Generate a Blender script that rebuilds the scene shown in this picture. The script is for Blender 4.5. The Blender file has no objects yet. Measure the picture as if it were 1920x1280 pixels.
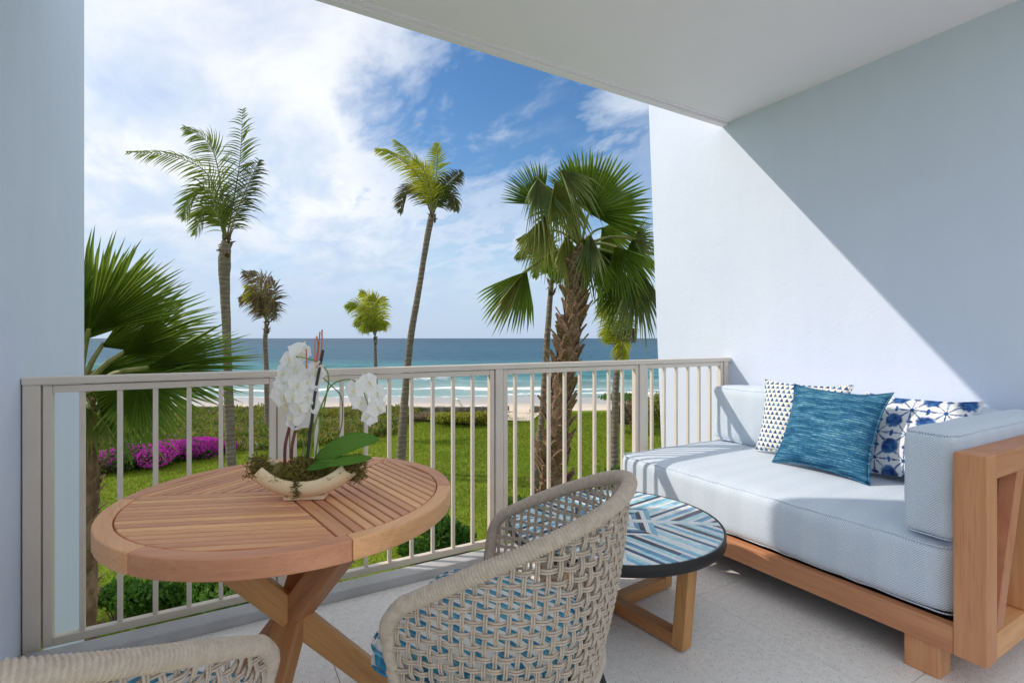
import bpy, bmesh, math, random
import numpy as np
from mathutils import Vector, Matrix
random.seed(7); RNG = np.random.default_rng(7)
rad = math.radians
SC = bpy.context.scene
COL = SC.collection

# ------------------------------------------------------------------ camera
EYE = Vector((0.0, 0.0, 1.22))          # metres above the terrace floor
YAW = rad(30)
FW = Vector((math.sin(YAW), math.cos(YAW), 0)); RT = Vector((math.cos(YAW), -math.sin(YAW), 0)); UP = Vector((0, 0, 1))
cam = bpy.data.cameras.new('camera'); camo = bpy.data.objects.new('camera', cam); COL.objects.link(camo)
camo.location = EYE; camo.rotation_euler = (rad(90), 0, -YAW)
cam.lens = 18; cam.sensor_width = 36; cam.clip_end = 90000; cam.clip_start = 0.02; cam.shift_y = -6 / 1920
SC.camera = camo
# ------------------------------------------------------------------ sun, sky, exposure
TO_SUN = Vector((-0.79, 0.61, 0.77)).normalized()
sun = bpy.data.lights.new('sun', 'SUN'); sun.energy = 2.0; sun.angle = rad(0.6); sun.color = (1.0, 0.90, 0.78)
suno = bpy.data.objects.new('sun', sun); COL.objects.link(suno); suno.location = (-20, 20, 30)
suno.rotation_euler = (-TO_SUN).to_track_quat('-Z', 'Y').to_euler()
SC.view_settings.view_transform = 'Standard'; SC.view_settings.look = 'None'
SC.view_settings.exposure = 0.62; SC.view_settings.gamma = 1.0; SC.view_settings.use_curve_mapping = False


class N:
    """socket with arithmetic, so node maths reads like an expression"""
    def __init__(s, nt, sock): s.nt = nt; s.k = sock
    def m(s, op, *a, clamp=False):
        n = s.nt.nodes.new('ShaderNodeMath'); n.operation = op; n.use_clamp = clamp
        for i, v in enumerate((s,) + a):
            if isinstance(v, N): s.nt.links.new(v.k, n.inputs[i])
            else: n.inputs[i].default_value = v
        return N(s.nt, n.outputs[0])
    def __add__(s, o): return s.m('ADD', o)
    def __radd__(s, o): return s.m('ADD', o)
    def __sub__(s, o): return s.m('SUBTRACT', o)
    def __rsub__(s, o): return (s * -1.0) + o
    def __mul__(s, o): return s.m('MULTIPLY', o)
    def __rmul__(s, o): return s.m('MULTIPLY', o)
    def __truediv__(s, o): return s.m('DIVIDE', o)
    def sin(s): return s.m('SINE')
    def abs(s): return s.m('ABSOLUTE')
    def fract(s): return s.m('FRACT')
    def max(s, o): return s.m('MAXIMUM', o)
    def min(s, o): return s.m('MINIMUM', o)
    def gt(s, o): return s.m('GREATER_THAN', o)
    def smooth(s, a, b, lo=0.0, hi=1.0):
        n = s.nt.nodes.new('ShaderNodeMapRange'); n.interpolation_type = 'SMOOTHSTEP'
        s.nt.links.new(s.k, n.inputs[0]); n.inputs[1].default_value = a; n.inputs[2].default_value = b
        n.inputs[3].default_value = lo; n.inputs[4].default_value = hi
        return N(s.nt, n.outputs[0])


def xyz(nt, vec):
    n = nt.nodes.new('ShaderNodeSeparateXYZ'); nt.links.new(vec, n.inputs[0])
    return N(nt, n.outputs[0]), N(nt, n.outputs[1]), N(nt, n.outputs[2])
def comb(nt, x, y, z=0.0):
    n = nt.nodes.new('ShaderNodeCombineXYZ')
    for i, v in enumerate((x, y, z)):
        if isinstance(v, N): nt.links.new(v.k, n.inputs[i])
        else: n.inputs[i].default_value = v
    return n.outputs[0]
def noise(nt, vec, scale, detail=4, rough=0.55, dist=0.0, w=None):
    n = nt.nodes.new('ShaderNodeTexNoise'); n.inputs['Scale'].default_value = scale; n.inputs['Detail'].default_value = detail
    n.inputs['Roughness'].default_value = rough; n.inputs['Distortion'].default_value = dist
    if vec is not None: nt.links.new(vec, n.inputs['Vector'])
    return N(nt, n.outputs[0])
def scaled(nt, vec, s):
    n = nt.nodes.new('ShaderNodeVectorMath'); n.operation = 'MULTIPLY'; nt.links.new(vec, n.inputs[0]); n.inputs[1].default_value = s
    return n.outputs[0]
def mixc(nt, fac, a, b):
    n = nt.nodes.new('ShaderNodeMix'); n.data_type = 'RGBA'
    if isinstance(fac, N): nt.links.new(fac.k, n.inputs[0])
    else: n.inputs[0].default_value = fac
    for i, v in ((6, a), (7, b)):
        if isinstance(v, (tuple, list)): n.inputs[i].default_value = (*v[:3], 1)
        else: nt.links.new(v, n.inputs[i])
    return n.outputs[2]


# world: Nishita sky with drifting cloud
W = bpy.data.worlds.new('World'); SC.world = W; W.use_nodes = True
nt = W.node_tree; nt.nodes.clear()
tc = nt.nodes.new('ShaderNodeTexCoord')
sky = nt.nodes.new('ShaderNodeTexSky'); sky.sky_type = 'NISHITA'; sky.sun_disc = False
sky.sun_elevation = math.asin(TO_SUN.z); sky.sun_rotation = math.atan2(TO_SUN.x, TO_SUN.y)
sky.air_density = 1.0; sky.dust_density = 0.6; sky.ozone_density = 2.0
dx, dy, dz = xyz(nt, tc.outputs['Generated'])
zz = dz.max(0.0) + 0.16
pl = comb(nt, dx / zz, dy / zz)
rot = nt.nodes.new('ShaderNodeMapping'); nt.links.new(pl, rot.inputs[0]); rot.inputs['Rotation'].default_value = (0, 0, rad(35)); rot.inputs['Scale'].default_value = (1.0, 0.55, 1)
rot.inputs['Location'].default_value = (0.3, 1.4, 0)
n1 = noise(nt, rot.outputs[0], 1.15, 9, 0.56, 0.5)
n2 = noise(nt, rot.outputs[0], 3.4, 7, 0.6, 0.3)
# blue break in the cloud
def sky_dir(px, py):
    return (FW + RT * ((px - 960) / 960) + UP * ((634 - py) / 960)).normalized()
def toward(d, a, b):
    n = nt.nodes.new('ShaderNodeVectorMath'); n.operation = 'DOT_PRODUCT'; nt.links.new(tc.outputs['Generated'], n.inputs[0]); n.inputs[1].default_value = d
    wob = (n2 - 0.5) * 0.10 + (n1 - 0.5) * 0.12
    return (N(nt, n.outputs['Value']) + wob).smooth(math.cos(rad(b)), math.cos(rad(a)))
gap = toward(sky_dir(960, 200), 4, 16).max(toward(sky_dir(1130, 330), 1, 13) * 0.75).max(toward(sky_dir(900, 400), 1, 9) * 0.5)
cl = (n1 * 0.75 + n2 * 0.25).smooth(0.34, 0.58) * 0.50 + 0.50
low = dz.smooth(0.0, 0.16)
cl = (cl * low + (1.0 - low) * 0.9) - gap * 1.0 * low
cl = cl.max(n2.smooth(0.52, 0.72) * 0.5 * low * n1.smooth(.35, .55)).max(0.0).min(1.0)
bg1 = nt.nodes.new('ShaderNodeBackground'); bg1.inputs[1].default_value = 0.098
hs = nt.nodes.new('ShaderNodeHueSaturation'); hs.inputs['Saturation'].default_value = 1.25; nt.links.new(sky.outputs[0], hs.inputs['Color'])
nt.links.new(hs.outputs[0], bg1.inputs[0])
bg2 = nt.nodes.new('ShaderNodeBackground'); bg2.inputs[1].default_value = 0.76
ccol = mixc(nt, dz.smooth(0.0, 0.45), (0.44, 0.56, 0.74), (0.79, 0.835, 0.90))
ccol = mixc(nt, n2.smooth(0.35, 0.65) * dz.smooth(0.02, 0.3), ccol, (0.86, 0.88, 0.91))
nt.links.new(ccol, bg2.inputs[0])
ms = nt.nodes.new('ShaderNodeMixShader'); nt.links.new(cl.k, ms.inputs[0]); nt.links.new(bg1.outputs[0], ms.inputs[1]); nt.links.new(bg2.outputs[0], ms.inputs[2])
wo = nt.nodes.new('ShaderNodeOutputWorld'); nt.links.new(ms.outputs[0], wo.inputs[0])


# ------------------------------------------------------------------ helpers
def P(px, py, d):
    """point at depth d (metres along the viewing axis) under pixel (px, py) of the photograph"""
    return EYE + FW * d + RT * ((px - 960) / 960 * d) + UP * ((634 - py) / 960 * d)
def UV(u, v, z=0.0):
    return RT * u + FW * v + UP * z
GZ = -3.0                                # lawn level below the terrace
def ground_d(py, z=GZ): return (EYE.z - z) * 960 / (py - 634)

def mesh(name, verts, faces, mat=None, parent=None, smooth=False, loc=None):
    me = bpy.data.meshes.new(name)
    if isinstance(verts, np.ndarray):
        k = faces.shape[1]; me.vertices.add(len(verts)); me.vertices.foreach_set('co', verts.astype(np.float32).ravel())
        me.loops.add(faces.size); me.loops.foreach_set('vertex_index', faces.astype(np.int32).ravel())
        me.polygons.add(len(faces)); me.polygons.foreach_set('loop_start', np.arange(0, faces.size, k, dtype=np.int32))
        me.update(calc_edges=True)
    else:
        me.from_pydata([tuple(v) for v in verts], [], faces); me.update()
    if smooth: me.polygons.foreach_set('use_smooth', [True] * len(me.polygons))
    return link(name, me, mat, parent, loc)
def link(name, me, mat=None, parent=None, loc=None):
    if mat is not None and not me.materials: me.materials.append(M[mat] if isinstance(mat, str) else mat)
    o = bpy.data.objects.new(name, me); COL.objects.link(o)
    if parent is not None: o.parent = parent
    if loc is not None: o.location = loc
    return o
def empty(name, loc, label, cat, group=None, rz=0.0):
    o = bpy.data.objects.new(name, None); COL.objects.link(o); o.location = loc; o.rotation_euler = (0, 0, rz)
    o.empty_display_size = 0.1
    return tag(o, label, cat, group)
def tag(o, label, cat, group=None):
    o['label'] = label; o['category'] = cat
    if group: o['group'] = group
    return o
def struct(o, label=None):
    o['kind'] = 'structure'
    if label: o['label'] = label
    return o
def join(parts):
    V = []; F = []
    for v, f in parts:
        o = len(V); V += [tuple(p) for p in v]; F += [tuple(i + o for i in q) for q in f]
    return V, F
def box(x0, x1, y0, y1, z0, z1):
    v = [(x0, y0, z0), (x1, y0, z0), (x1, y1, z0), (x0, y1, z0), (x0, y0, z1), (x1, y0, z1), (x1, y1, z1), (x0, y1, z1)]
    return v, [(3, 2, 1, 0), (4, 5, 6, 7), (0, 1, 5, 4), (1, 2, 6, 5), (2, 3, 7, 6), (3, 0, 4, 7)]
def bevel(me, w, segs=2, smooth=True):
    bm = bmesh.new(); bm.from_mesh(me)
    bmesh.ops.bevel(bm, geom=bm.edges[:], offset=w, segments=segs, profile=0.5, affect='EDGES', clamp_overlap=True)
    bm.to_mesh(me); bm.free()
    if smooth:
        me.polygons.foreach_set('use_smooth', [True] * len(me.polygons))
def bbox(name, b, mat, parent, w=0.003, segs=1, smooth=False):
    o = mesh(name, *box(*b), mat, parent)
    if w: bevel(o.data, w, segs, smooth)
    return o
def beam(a, b, w, h, up=Vector((0, 0, 1))):
    """square-cut bar from a to b"""
    a = Vector(a); b = Vector(b); t = (b - a).normalized()
    s = t.cross(up)
    if s.length < 1e-4: s = t.cross(Vector((1, 0, 0)))
    s.normalize(); u = s.cross(t)
    v = []
    for p in (a, b):
        for i, j in ((-1, -1), (1, -1), (1, 1), (-1, 1)): v.append(p + s * (i * w / 2) + u * (j * h / 2))
    return v, [(0, 3, 2, 1), (4, 5, 6, 7), (0, 1, 5, 4), (1, 2, 6, 5), (2, 3, 7, 6), (3, 0, 4, 7)]
def spline(pts, n):
    pts = [Vector(p) for p in pts]; P_ = [2 * pts[0] - pts[1]] + pts + [2 * pts[-1] - pts[-2]]; out = []
    m = len(pts) - 1
    for i in range(n):
        t = i / (n - 1) * m; k = min(int(t), m - 1); t -= k
        a, b, c, d = P_[k:k + 4]
        out.append(0.5 * ((2 * b) + (c - a) * t + (2 * a - 5 * b + 4 * c - d) * t * t + (3 * b - a - 3 * c + d) * t ** 3))
    return out
def tube(pts, r, sides=8, cap=True, closed=False, twist=None):
    pts = [Vector(p) for p in pts]; n = len(pts); v = []; f = []
    rr = r if callable(r) else (lambda i, a: r[i] if isinstance(r, (list, tuple)) else r)
    ref = None
    for i, p in enumerate(pts):
        t = (pts[(i + 1) % n if closed else min(i + 1, n - 1)] - pts[(i - 1) % n if closed else max(i - 1, 0)]).normalized()
        if ref is None:
            ref = t.orthogonal().normalized()
        ref = (ref - t * ref.dot(t)).normalized(); b = t.cross(ref)
        for k in range(sides):
            a = 2 * math.pi * k / sides
            v.append(p + (ref * math.cos(a) + b * math.sin(a)) * rr(i, a))
    m = n if closed else n - 1
    for i in range(m):
        j = (i + 1) % n
        for k in range(sides):
            l = (k + 1) % sides; f.append((i * sides + k, i * sides + l, j * sides + l, j * sides + k))
    if cap and not closed:
        f.append(tuple(range(sides))[::-1]); f.append(tuple((n - 1) * sides + k for k in range(sides)))
    return v, f


# ------------------------------------------------------------------ materials
M = {}
def mat(name, col=None, rough=0.6, spec=0.4, fn=None, metal=0.0, trans=0.0, bump=None, sheen=0.0):
    m = bpy.data.materials.new(name); m.use_nodes = True; nt = m.node_tree; b = nt.nodes['Principled BSDF']
    b.inputs['Roughness'].default_value = rough; b.inputs['Specular IOR Level'].default_value = spec; b.inputs['Metallic'].default_value = metal
    if sheen: b.inputs['Sheen Weight'].default_value = sheen
    tc = nt.nodes.new('ShaderNodeTexCoord'); ob = tc.outputs['Object']
    c = None; h = None
    if fn: r = fn(nt, ob, b); c, h = r if isinstance(r, tuple) else (r, None)
    if c is None: b.inputs['Base Color'].default_value = (*col, 1)
    elif isinstance(c, (tuple, list)): b.inputs['Base Color'].default_value = (*c[:3], 1)
    else: nt.links.new(c, b.inputs['Base Color'])
    if h is not None and bump:
        bp = nt.nodes.new('ShaderNodeBump'); bp.inputs['Strength'].default_value = bump[0]; bp.inputs['Distance'].default_value = bump[1]
        nt.links.new(h.k, bp.inputs['Height']); nt.links.new(bp.outputs[0], b.inputs['Normal'])
    if trans:
        tr = nt.nodes.new('ShaderNodeBsdfTranslucent'); mx = nt.nodes.new('ShaderNodeMixShader'); mx.inputs[0].default_value = trans
        if c is None: tr.inputs[0].default_value = (*col, 1)
        elif not isinstance(c, (tuple, list)):
            g = nt.nodes.new('ShaderNodeHueSaturation'); g.inputs['Value'].default_value = 1.5; g.inputs['Hue'].default_value = 0.49
            nt.links.new(c, g.inputs['Color']); nt.links.new(g.outputs[0], tr.inputs[0])
        nt.links.new(b.outputs[0], mx.inputs[1]); nt.links.new(tr.outputs[0], mx.inputs[2])
        nt.links.new(mx.outputs[0], nt.nodes['Material Output'].inputs[0])
    M[name] = m
    return m
def rnd(nt): return N(nt, nt.nodes.new('ShaderNodeObjectInfo').outputs['Random'])
def two(a, b, scale, stretch=(1, 1, 1), lo=0.35, hi=0.65, detail=5, hs=None):
    def fn(nt, ob, bs):
        v = scaled(nt, ob, stretch); n = noise(nt, v, scale, detail)
        return mixc(nt, n.smooth(lo, hi), a, b), (noise(nt, v, hs, 4) if hs else n)
    return fn

def plaster(a, b):
    def fn(nt, ob, bs):
        n = noise(nt, ob, 0.9, 5, 0.6); m_ = noise(nt, scaled(nt, ob, (1, 1, .12)), 3.5, 4, .6)
        return mixc(nt, (n * .6 + m_ * .4).smooth(.35, .65), a, b), noise(nt, ob, 55, 6, 0.65) + noise(nt, ob, 7, 3) * 1.5
    return fn
mat('wall', rough=0.8, spec=0.2, fn=plaster((0.67, 0.74, 0.895), (0.71, 0.78, 0.92)), bump=(0.17, 0.01))
mat('ceiling', rough=0.85, spec=0.15, fn=plaster((0.91, 0.865, 0.94), (0.93, 0.885, 0.95)), bump=(0.08, 0.008))
def terrazzo(nt, ob, bs):
    v = nt.nodes.new('ShaderNodeTexVoronoi'); v.inputs['Scale'].default_value = 150; nt.links.new(ob, v.inputs['Vector'])
    d = N(nt, v.outputs['Distance']); _, _, cz = xyz(nt, v.outputs['Color']); cx, _, _ = xyz(nt, v.outputs['Color'])
    base = mixc(nt, noise(nt, ob, 2.0, 5).smooth(.3, .7), (0.78, 0.75, 0.715), (0.84, 0.81, 0.775))
    base = mixc(nt, noise(nt, ob, 38, 3).smooth(.35, .65), base, (0.87, 0.845, 0.81))
    spk = (1.0 - d.smooth(0.22, 0.36)) * cx.gt(0.72)
    dk = mixc(nt, cz, (0.20, 0.16, 0.13), (0.42, 0.36, 0.30))
    return mixc(nt, spk * 0.8, base, dk), noise(nt, ob, 120, 3)
mat('terrazzo', rough=0.55, spec=0.35, fn=terrazzo, bump=(0.06, 0.004))
mat('joint', (0.30, 0.28, 0.26), rough=0.9)
mat('curb', rough=0.75, fn=two((0.46, 0.46, 0.46), (0.56, 0.555, 0.545), 6, hs=90), bump=(0.15, 0.006))
mat('rail_paint', rough=0.42, spec=0.45, fn=two((0.74, 0.645, 0.55), (0.78, 0.69, 0.59), 5, hs=130), bump=(0.04, 0.002))

def wood(a, b, c, axis=0, sc=1.0):
    def fn(nt, ob, bs):
        r = rnd(nt)
        st = [14, 14, 14]; st[axis] = 0.9
        off = nt.nodes.new('ShaderNodeVectorMath'); off.operation = 'ADD'; nt.links.new(scaled(nt, ob, tuple(s * sc for s in st)), off.inputs[0]); nt.links.new(comb(nt, r * 37, r * 91, r * 53), off.inputs[1])
        g = noise(nt, off.outputs[0], 1.6, 6, 0.6, 0.6)
        st2 = [120, 120, 120]; st2[axis] = 5
        off2 = nt.nodes.new('ShaderNodeVectorMath'); off2.operation = 'ADD'; nt.links.new(scaled(nt, ob, tuple(s * sc for s in st2)), off2.inputs[0]); nt.links.new(comb(nt, r * 17, r * 31, r * 13), off2.inputs[1])
        fine = noise(nt, off2.outputs[0], 1.5, 3)
        col = mixc(nt, g.smooth(.32, .68), a, b); col = mixc(nt, fine.smooth(.5, .8) * .55, col, c)
        h_ = nt.nodes.new('ShaderNodeHueSaturation'); nt.links.new(col, h_.inputs['Color'])
        nt.links.new((r * .34 + .83).k, h_.inputs['Value']); nt.links.new((r * .02 + .49).k, h_.inputs['Hue'])
        return h_.outputs[0], fine + g
    return fn
TA, TB, TC = (0.84, 0.43, 0.225), (0.72, 0.35, 0.18), (0.48, 0.21, 0.10)
for ax in range(3): mat('teak' + 'xyz'[ax], rough=0.5, spec=0.35, fn=wood(TA, TB, TC, ax), bump=(0.12, 0.003))
SA, SB, SC_ = (0.68, 0.335, 0.165), (0.57, 0.26, 0.12), (0.38, 0.165, 0.075)
for ax in range(3): mat('sofawood' + 'xyz'[ax], rough=0.5, spec=0.35, fn=wood(SA, SB, SC_, ax), bump=(0.10, 0.003))
mat('dark_metal', (0.018, 0.018, 0.020), rough=0.4, spec=0.35)
DWA, DWB, DWC = (0.52, 0.25, 0.095), (0.40, 0.18, 0.068), (0.24, 0.10, 0.04)
mat('table_wood_upright', rough=0.45, spec=0.35, fn=wood(DWA, DWB, DWC, 2), bump=(0.10, 0.003))
mat('table_wood_long', rough=0.45, spec=0.35, fn=wood(DWA, DWB, DWC, 0), bump=(0.10, 0.003))
mat('black', (0.012, 0.012, 0.013), rough=0.6)

def rope(nt, ob, bs):
    n = noise(nt, ob, 60, 4); k = noise(nt, ob, 420, 2)
    c = mixc(nt, n.smooth(.3, .7), (0.49, 0.41, 0.335), (0.59, 0.50, 0.415)); c = mixc(nt, k.smooth(.45, .75) * .5, c, (0.36, 0.30, 0.25))
    return c, k
mat('rope', rough=0.85, spec=0.2, fn=rope, bump=(0.35, 0.002))

def herring(nt, ob, bs, A=(0.78, 0.835, 0.90), B=(0.36, 0.48, 0.635)):
    x, y, z = xyz(nt, ob)
    g = nt.nodes.new('ShaderNodeNewGeometry'); nx, ny, nz = xyz(nt, g.outputs['Normal'])
    ny = ny.abs(); nz = nz.abs()
    isx = ny.gt(.7)
    a = y * (1.0 - isx) + x * isx                      # across the bands
    top = nz.gt(.7)
    b = z * (1.0 - top) + x * top
    tri = ((a / 0.075).fract() - 0.5).abs() * 0.075
    s = ((b + tri) * 680.0).sin()
    band = ((a / 0.075 * 0.5).fract() - 0.5).abs().smooth(.18, .32)
    n = noise(nt, ob, 260, 3); bn = noise(nt, ob, 1.2, 3)
    t = (s * 0.38 + n * 0.9 + band * 0.07 + (bn - .5) * .2).smooth(0.1, 1.1)
    return mixc(nt, t, A, B), s * .5 + n
mat('sofa_fabric', rough=0.9, spec=0.15, fn=herring, bump=(0.25, 0.002), sheen=0.15)

def stripes(nt, ob, bs):
    x, y, z = xyz(nt, ob); wob = noise(nt, ob, 9, 3) * 0.012 + noise(nt, ob, 60, 2) * 0.003
    s = ((y + x * 0.35 + z * .2 + wob) / 0.042).fract()
    a = s.smooth(.42, .47) * (1.0 - s.smooth(.93, .98))
    c = mixc(nt, noise(nt, scaled(nt, ob, (60, 6, 20)), 1.0, 4).smooth(.3, .7), (0.03, 0.17, 0.34), (0.07, 0.34, 0.50))
    c = mixc(nt, s.smooth(.7, .74) * (1.0 - s.smooth(.8, .84)) * .5, c, (0.25, 0.55, 0.62))
    return mixc(nt, a, (0.80, 0.81, 0.80), c), noise(nt, ob, 300, 2)
mat('stripe_fabric', rough=0.9, spec=0.15, fn=stripes, bump=(0.2, 0.002))

def streak(nt, ob, bs):
    v1 = scaled(nt, ob, (9, 60, 9)); v2 = scaled(nt, ob, (70, 330, 70))
    n = noise(nt, v1, 1.0, 5, .6); k = noise(nt, v2, 1.0, 3, .6)
    x, y, z = xyz(nt, ob); w = (y * 520.0).sin() * .06
    t = (n * .6 + k * .5 + w).smooth(.53, .80)
    c = mixc(nt, n.smooth(.3, .6), (0.014, 0.075, 0.17), (0.025, 0.14, 0.25))
    return mixc(nt, t, c, (0.24, 0.45, 0.57)), k + w
mat('streak_fabric', rough=0.9, spec=0.15, fn=streak, bump=(0.4, 0.003))

def triangles(nt, ob, bs):
    x, y, z = xyz(nt, ob); s = 0.033
    y2 = y / (s * 0.866); row = y2.m('FLOOR'); fy = y2.fract()
    x2 = (x / s) + row * 0.5
    fx = x2.fract()
    # triangle: pointing up within cell
    d = ((fx - .5).abs() * 2.0 + fy)
    up = 1.0 - d.smooth(.88, .95); inn = up * fy.smooth(.06, .12)
    dn = d.smooth(1.16, 1.22) * (1.0 - fy.smooth(.84, .89))
    wn = nt.nodes.new('ShaderNodeTexWhiteNoise'); nt.links.new(comb(nt, x2.m('FLOOR'), row), wn.inputs['Vector']); r = N(nt, wn.outputs['Value'])
    blue = mixc(nt, r.gt(.5), (0.02, 0.07, 0.20), (0.05, 0.18, 0.34))
    c = mixc(nt, inn, (0.84, 0.835, 0.80), blue)
    c2 = mixc(nt, r.gt(.82), (0.72, 0.71, 0.62), (0.60, 0.50, 0.26))
    return mixc(nt, dn * r.gt(.35) * .55, c, c2), noise(nt, ob, 300, 2)
mat('triangle_fabric', rough=0.9, spec=0.15, fn=triangles, bump=(0.2, 0.002))

def shibori(nt, ob, bs):
    x, y, z = xyz(nt, ob); s = 0.135
    wb = noise(nt, ob, 14, 3) - .5; wf = noise(nt, ob, 70, 3) - .5
    fx = ((x + wb * .018 + wf * .008) / s + 0.5).fract() - .5; fy = ((y + wb * .016 + wf * .008) / s + 0.5).fract() - .5
    th = fy.m('ARCTAN2', fx); r = (fx * fx + fy * fy).m('SQRT')
    spoke = 1.0 - (th * 4.0).sin().abs().smooth(.25, .85)     # eight spokes
    spoke = spoke * (1.0 - r.smooth(.50, .62)) * (r.smooth(.0, .3, 1.0, .75))
    core = 1.0 - r.smooth(.03, .12)
    cx = fx.abs() - .5; cy = fy.abs() - .5
    corner = 1.0 - (cx * cx + cy * cy).m('SQRT').smooth(.17, .42)
    mid = (1.0 - (cx * cx * 3.0 + fy * fy * .8).m('SQRT').smooth(.06, .17)).max(1.0 - (cy * cy * 3.0 + fx * fx * .8).m('SQRT').smooth(.06, .17))
    t = (spoke * .9).max(core).max(corner).max(mid * .9) + wf * .9 + wb * .5
    blue = mixc(nt, noise(nt, ob, 40, 3).smooth(.3, .7), (0.018, 0.045, 0.20), (0.06, 0.20, 0.46))
    return mixc(nt, t.smooth(.30, .85), (0.86, 0.87, 0.89), blue), noise(nt, ob, 300, 2)
mat('shibori_fabric', rough=0.9, spec=0.15, fn=shibori, bump=(0.2, 0.002))

def leafmat(name, a, b, trans=0.25, rough=0.45, tip=None, scale=3.0):
    def fn(nt, ob, bs):
        r = rnd(nt); n = noise(nt, ob, scale, 4)
        c = mixc(nt, (n * .7 + r * .3).smooth(.3, .7), a, b)
        if tip: c = mixc(nt, noise(nt, ob, scale * 2.3, 4).smooth(.56, .74), c, tip)
        return c
    return mat(name, rough=rough, spec=0.2, fn=fn, trans=trans)
leafmat('fan_green', (0.100, 0.175, 0.020), (0.180, 0.265, 0.034), .32, .5)
leafmat('fan_pale', (0.17, 0.23, 0.085), (0.26, 0.31, 0.13), .2, .5, tip=(0.34, 0.29, 0.16))
leafmat('fan_old', (0.16, 0.21, 0.04), (0.28, 0.29, 0.07), .25, .5, tip=(0.32, 0.22, 0.09))
leafmat('frond_green', (0.12, 0.19, 0.028), (0.23, 0.29, 0.05), .38, .42, tip=(0.17, 0.15, 0.07))
leafmat('frond_yellow', (0.25, 0.32, 0.035), (0.42, 0.44, 0.05), .4, .45, tip=(0.36, 0.30, 0.06))
leafmat('frond_dry', (0.15, 0.11, 0.065), (0.23, 0.17, 0.10), .2, .7, tip=(0.13, 0.14, 0.05))
leafmat('frond_dark', (0.075, 0.085, 0.035), (0.14, 0.14, 0.065), .25, .6, tip=(0.19, 0.15, 0.09))
leafmat('shrub_green', (0.050, 0.13, 0.018), (0.10, 0.21, 0.03), .25, .5, scale=6)
leafmat('shrub_yellow', (0.17, 0.20, 0.03), (0.30, 0.30, 0.045), .25, .55, scale=5)
leafmat('shrub_dry', (0.22, 0.17, 0.11), (0.30, 0.24, 0.15), .15, .8, scale=5)
leafmat('bract', (0.36, 0.015, 0.28), (0.52, 0.05, 0.40), .3, .6, scale=5)
leafmat('grass_blade', (0.115, 0.185, 0.012), (0.200, 0.265, 0.020), .25, .7, tip=(0.20, 0.20, 0.03), scale=.35)
leafmat('orchid_leaf', (0.065, 0.17, 0.018), (0.11, 0.25, 0.03), .15, .35, scale=6)
mat('petal', (0.97, 0.965, 0.95), rough=0.55, spec=0.3, trans=0.4)
mat('petal_lip', (0.86, 0.80, 0.45), rough=0.5, trans=0.2)
mat('green_stem', (0.16, 0.27, 0.05), rough=0.5)
mat('dark_stake', (0.045, 0.045, 0.045), rough=0.7)
mat('red_stem', rough=0.6, fn=two((0.13, 0.04, 0.035), (0.22, 0.08, 0.06), 40))
mat('twig', rough=0.8, fn=two((0.14, 0.08, 0.065), (0.24, 0.16, 0.12), 40))
mat('coral_twig', (0.60, 0.17, 0.08), rough=0.7)
leafmat('moss', (0.15, 0.125, 0.035), (0.31, 0.25, 0.07), .1, .9, tip=(0.22, 0.26, 0.04), scale=18)
mat('bowl', rough=0.42, spec=0.4, fn=two((0.86, 0.67, 0.41), (0.90, 0.75, 0.50), 9, hs=150), bump=(0.05, 0.002))
def coco(nt, ob, bs):
    x, y, z = xyz(nt, ob); n = noise(nt, ob, 2.5, 5); k = noise(nt, scaled(nt, ob, (6, 6, 30)), 1.0, 4)
    ring = ((z + n * .08) * 42.0).sin()
    c = mixc(nt, k.smooth(.3, .7), (0.15, 0.12, 0.092), (0.28, 0.23, 0.18)); c = mixc(nt, ring.smooth(.55, 1.0) * k.smooth(.3, .7), c, (0.12, 0.095, 0.075))
    return c, ring * .3 + k * 1.4
mat('palm_bark', rough=0.9, spec=0.15, fn=coco, bump=(0.5, 0.03))
mat('fan_bark', rough=0.9, spec=0.15, fn=two((0.13, 0.075, 0.045), (0.29, 0.185, 0.12), 7, (1, 1, .5), hs=30), bump=(0.6, 0.03))
mat('leaf_base', rough=0.85, spec=0.15, fn=two((0.17, 0.10, 0.06), (0.40, 0.27, 0.18), 9, hs=40), bump=(0.4, 0.01))
mat('petiole', rough=0.6, fn=two((0.14, 0.17, 0.04), (0.26, 0.24, 0.08), 5))
mat('fibre', rough=0.95, fn=two((0.10, 0.07, 0.045), (0.20, 0.15, 0.10), 9))
mat('stone', rough=0.9, fn=two((0.13, 0.11, 0.09), (0.27, 0.235, 0.19), 2.5, hs=12), bump=(0.5, 0.05))
mat('white_plastic', (0.8, 0.8, 0.78), rough=0.5)
def lawnf(nt, ob, bs):
    a = noise(nt, ob, 0.30, 6, .62); b_ = noise(nt, ob, 3.2, 5, .65); k = noise(nt, scaled(nt, ob, (1, .45, 1)), 16, 3)
    c = mixc(nt, a.smooth(.35, .65), (0.105, 0.165, 0.010), (0.180, 0.235, 0.018)); c = mixc(nt, b_.smooth(.48, .75) * .6, c, (0.25, 0.24, 0.04))
    return mixc(nt, k.smooth(.45, .8) * .5, c, (0.05, 0.10, 0.013)), k + b_
mat('lawn', rough=0.95, spec=0.1, fn=lawnf, bump=(0.8, 0.06))
def sandf(nt, ob, bs):
    x, y, z = xyz(nt, ob); n = noise(nt, scaled(nt, ob, (.25, 1, 1)), .35, 5); wet = (y + (n - .5) * 9.0).smooth(36, 47)
    c = mixc(nt, noise(nt, ob, 1.3, 5).smooth(.3, .7), (0.62, 0.52, 0.41), (0.70, 0.60, 0.49))
    bs_r = wet.smooth(0, 1, .95, .35); nt.links.new(bs_r.k, bs.inputs['Roughness'])
    return mixc(nt, wet, c, (0.42, 0.38, 0.34)), noise(nt, ob, 4, 6)
mat('sand', spec=0.25, fn=sandf, bump=(0.5, 0.08))
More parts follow.
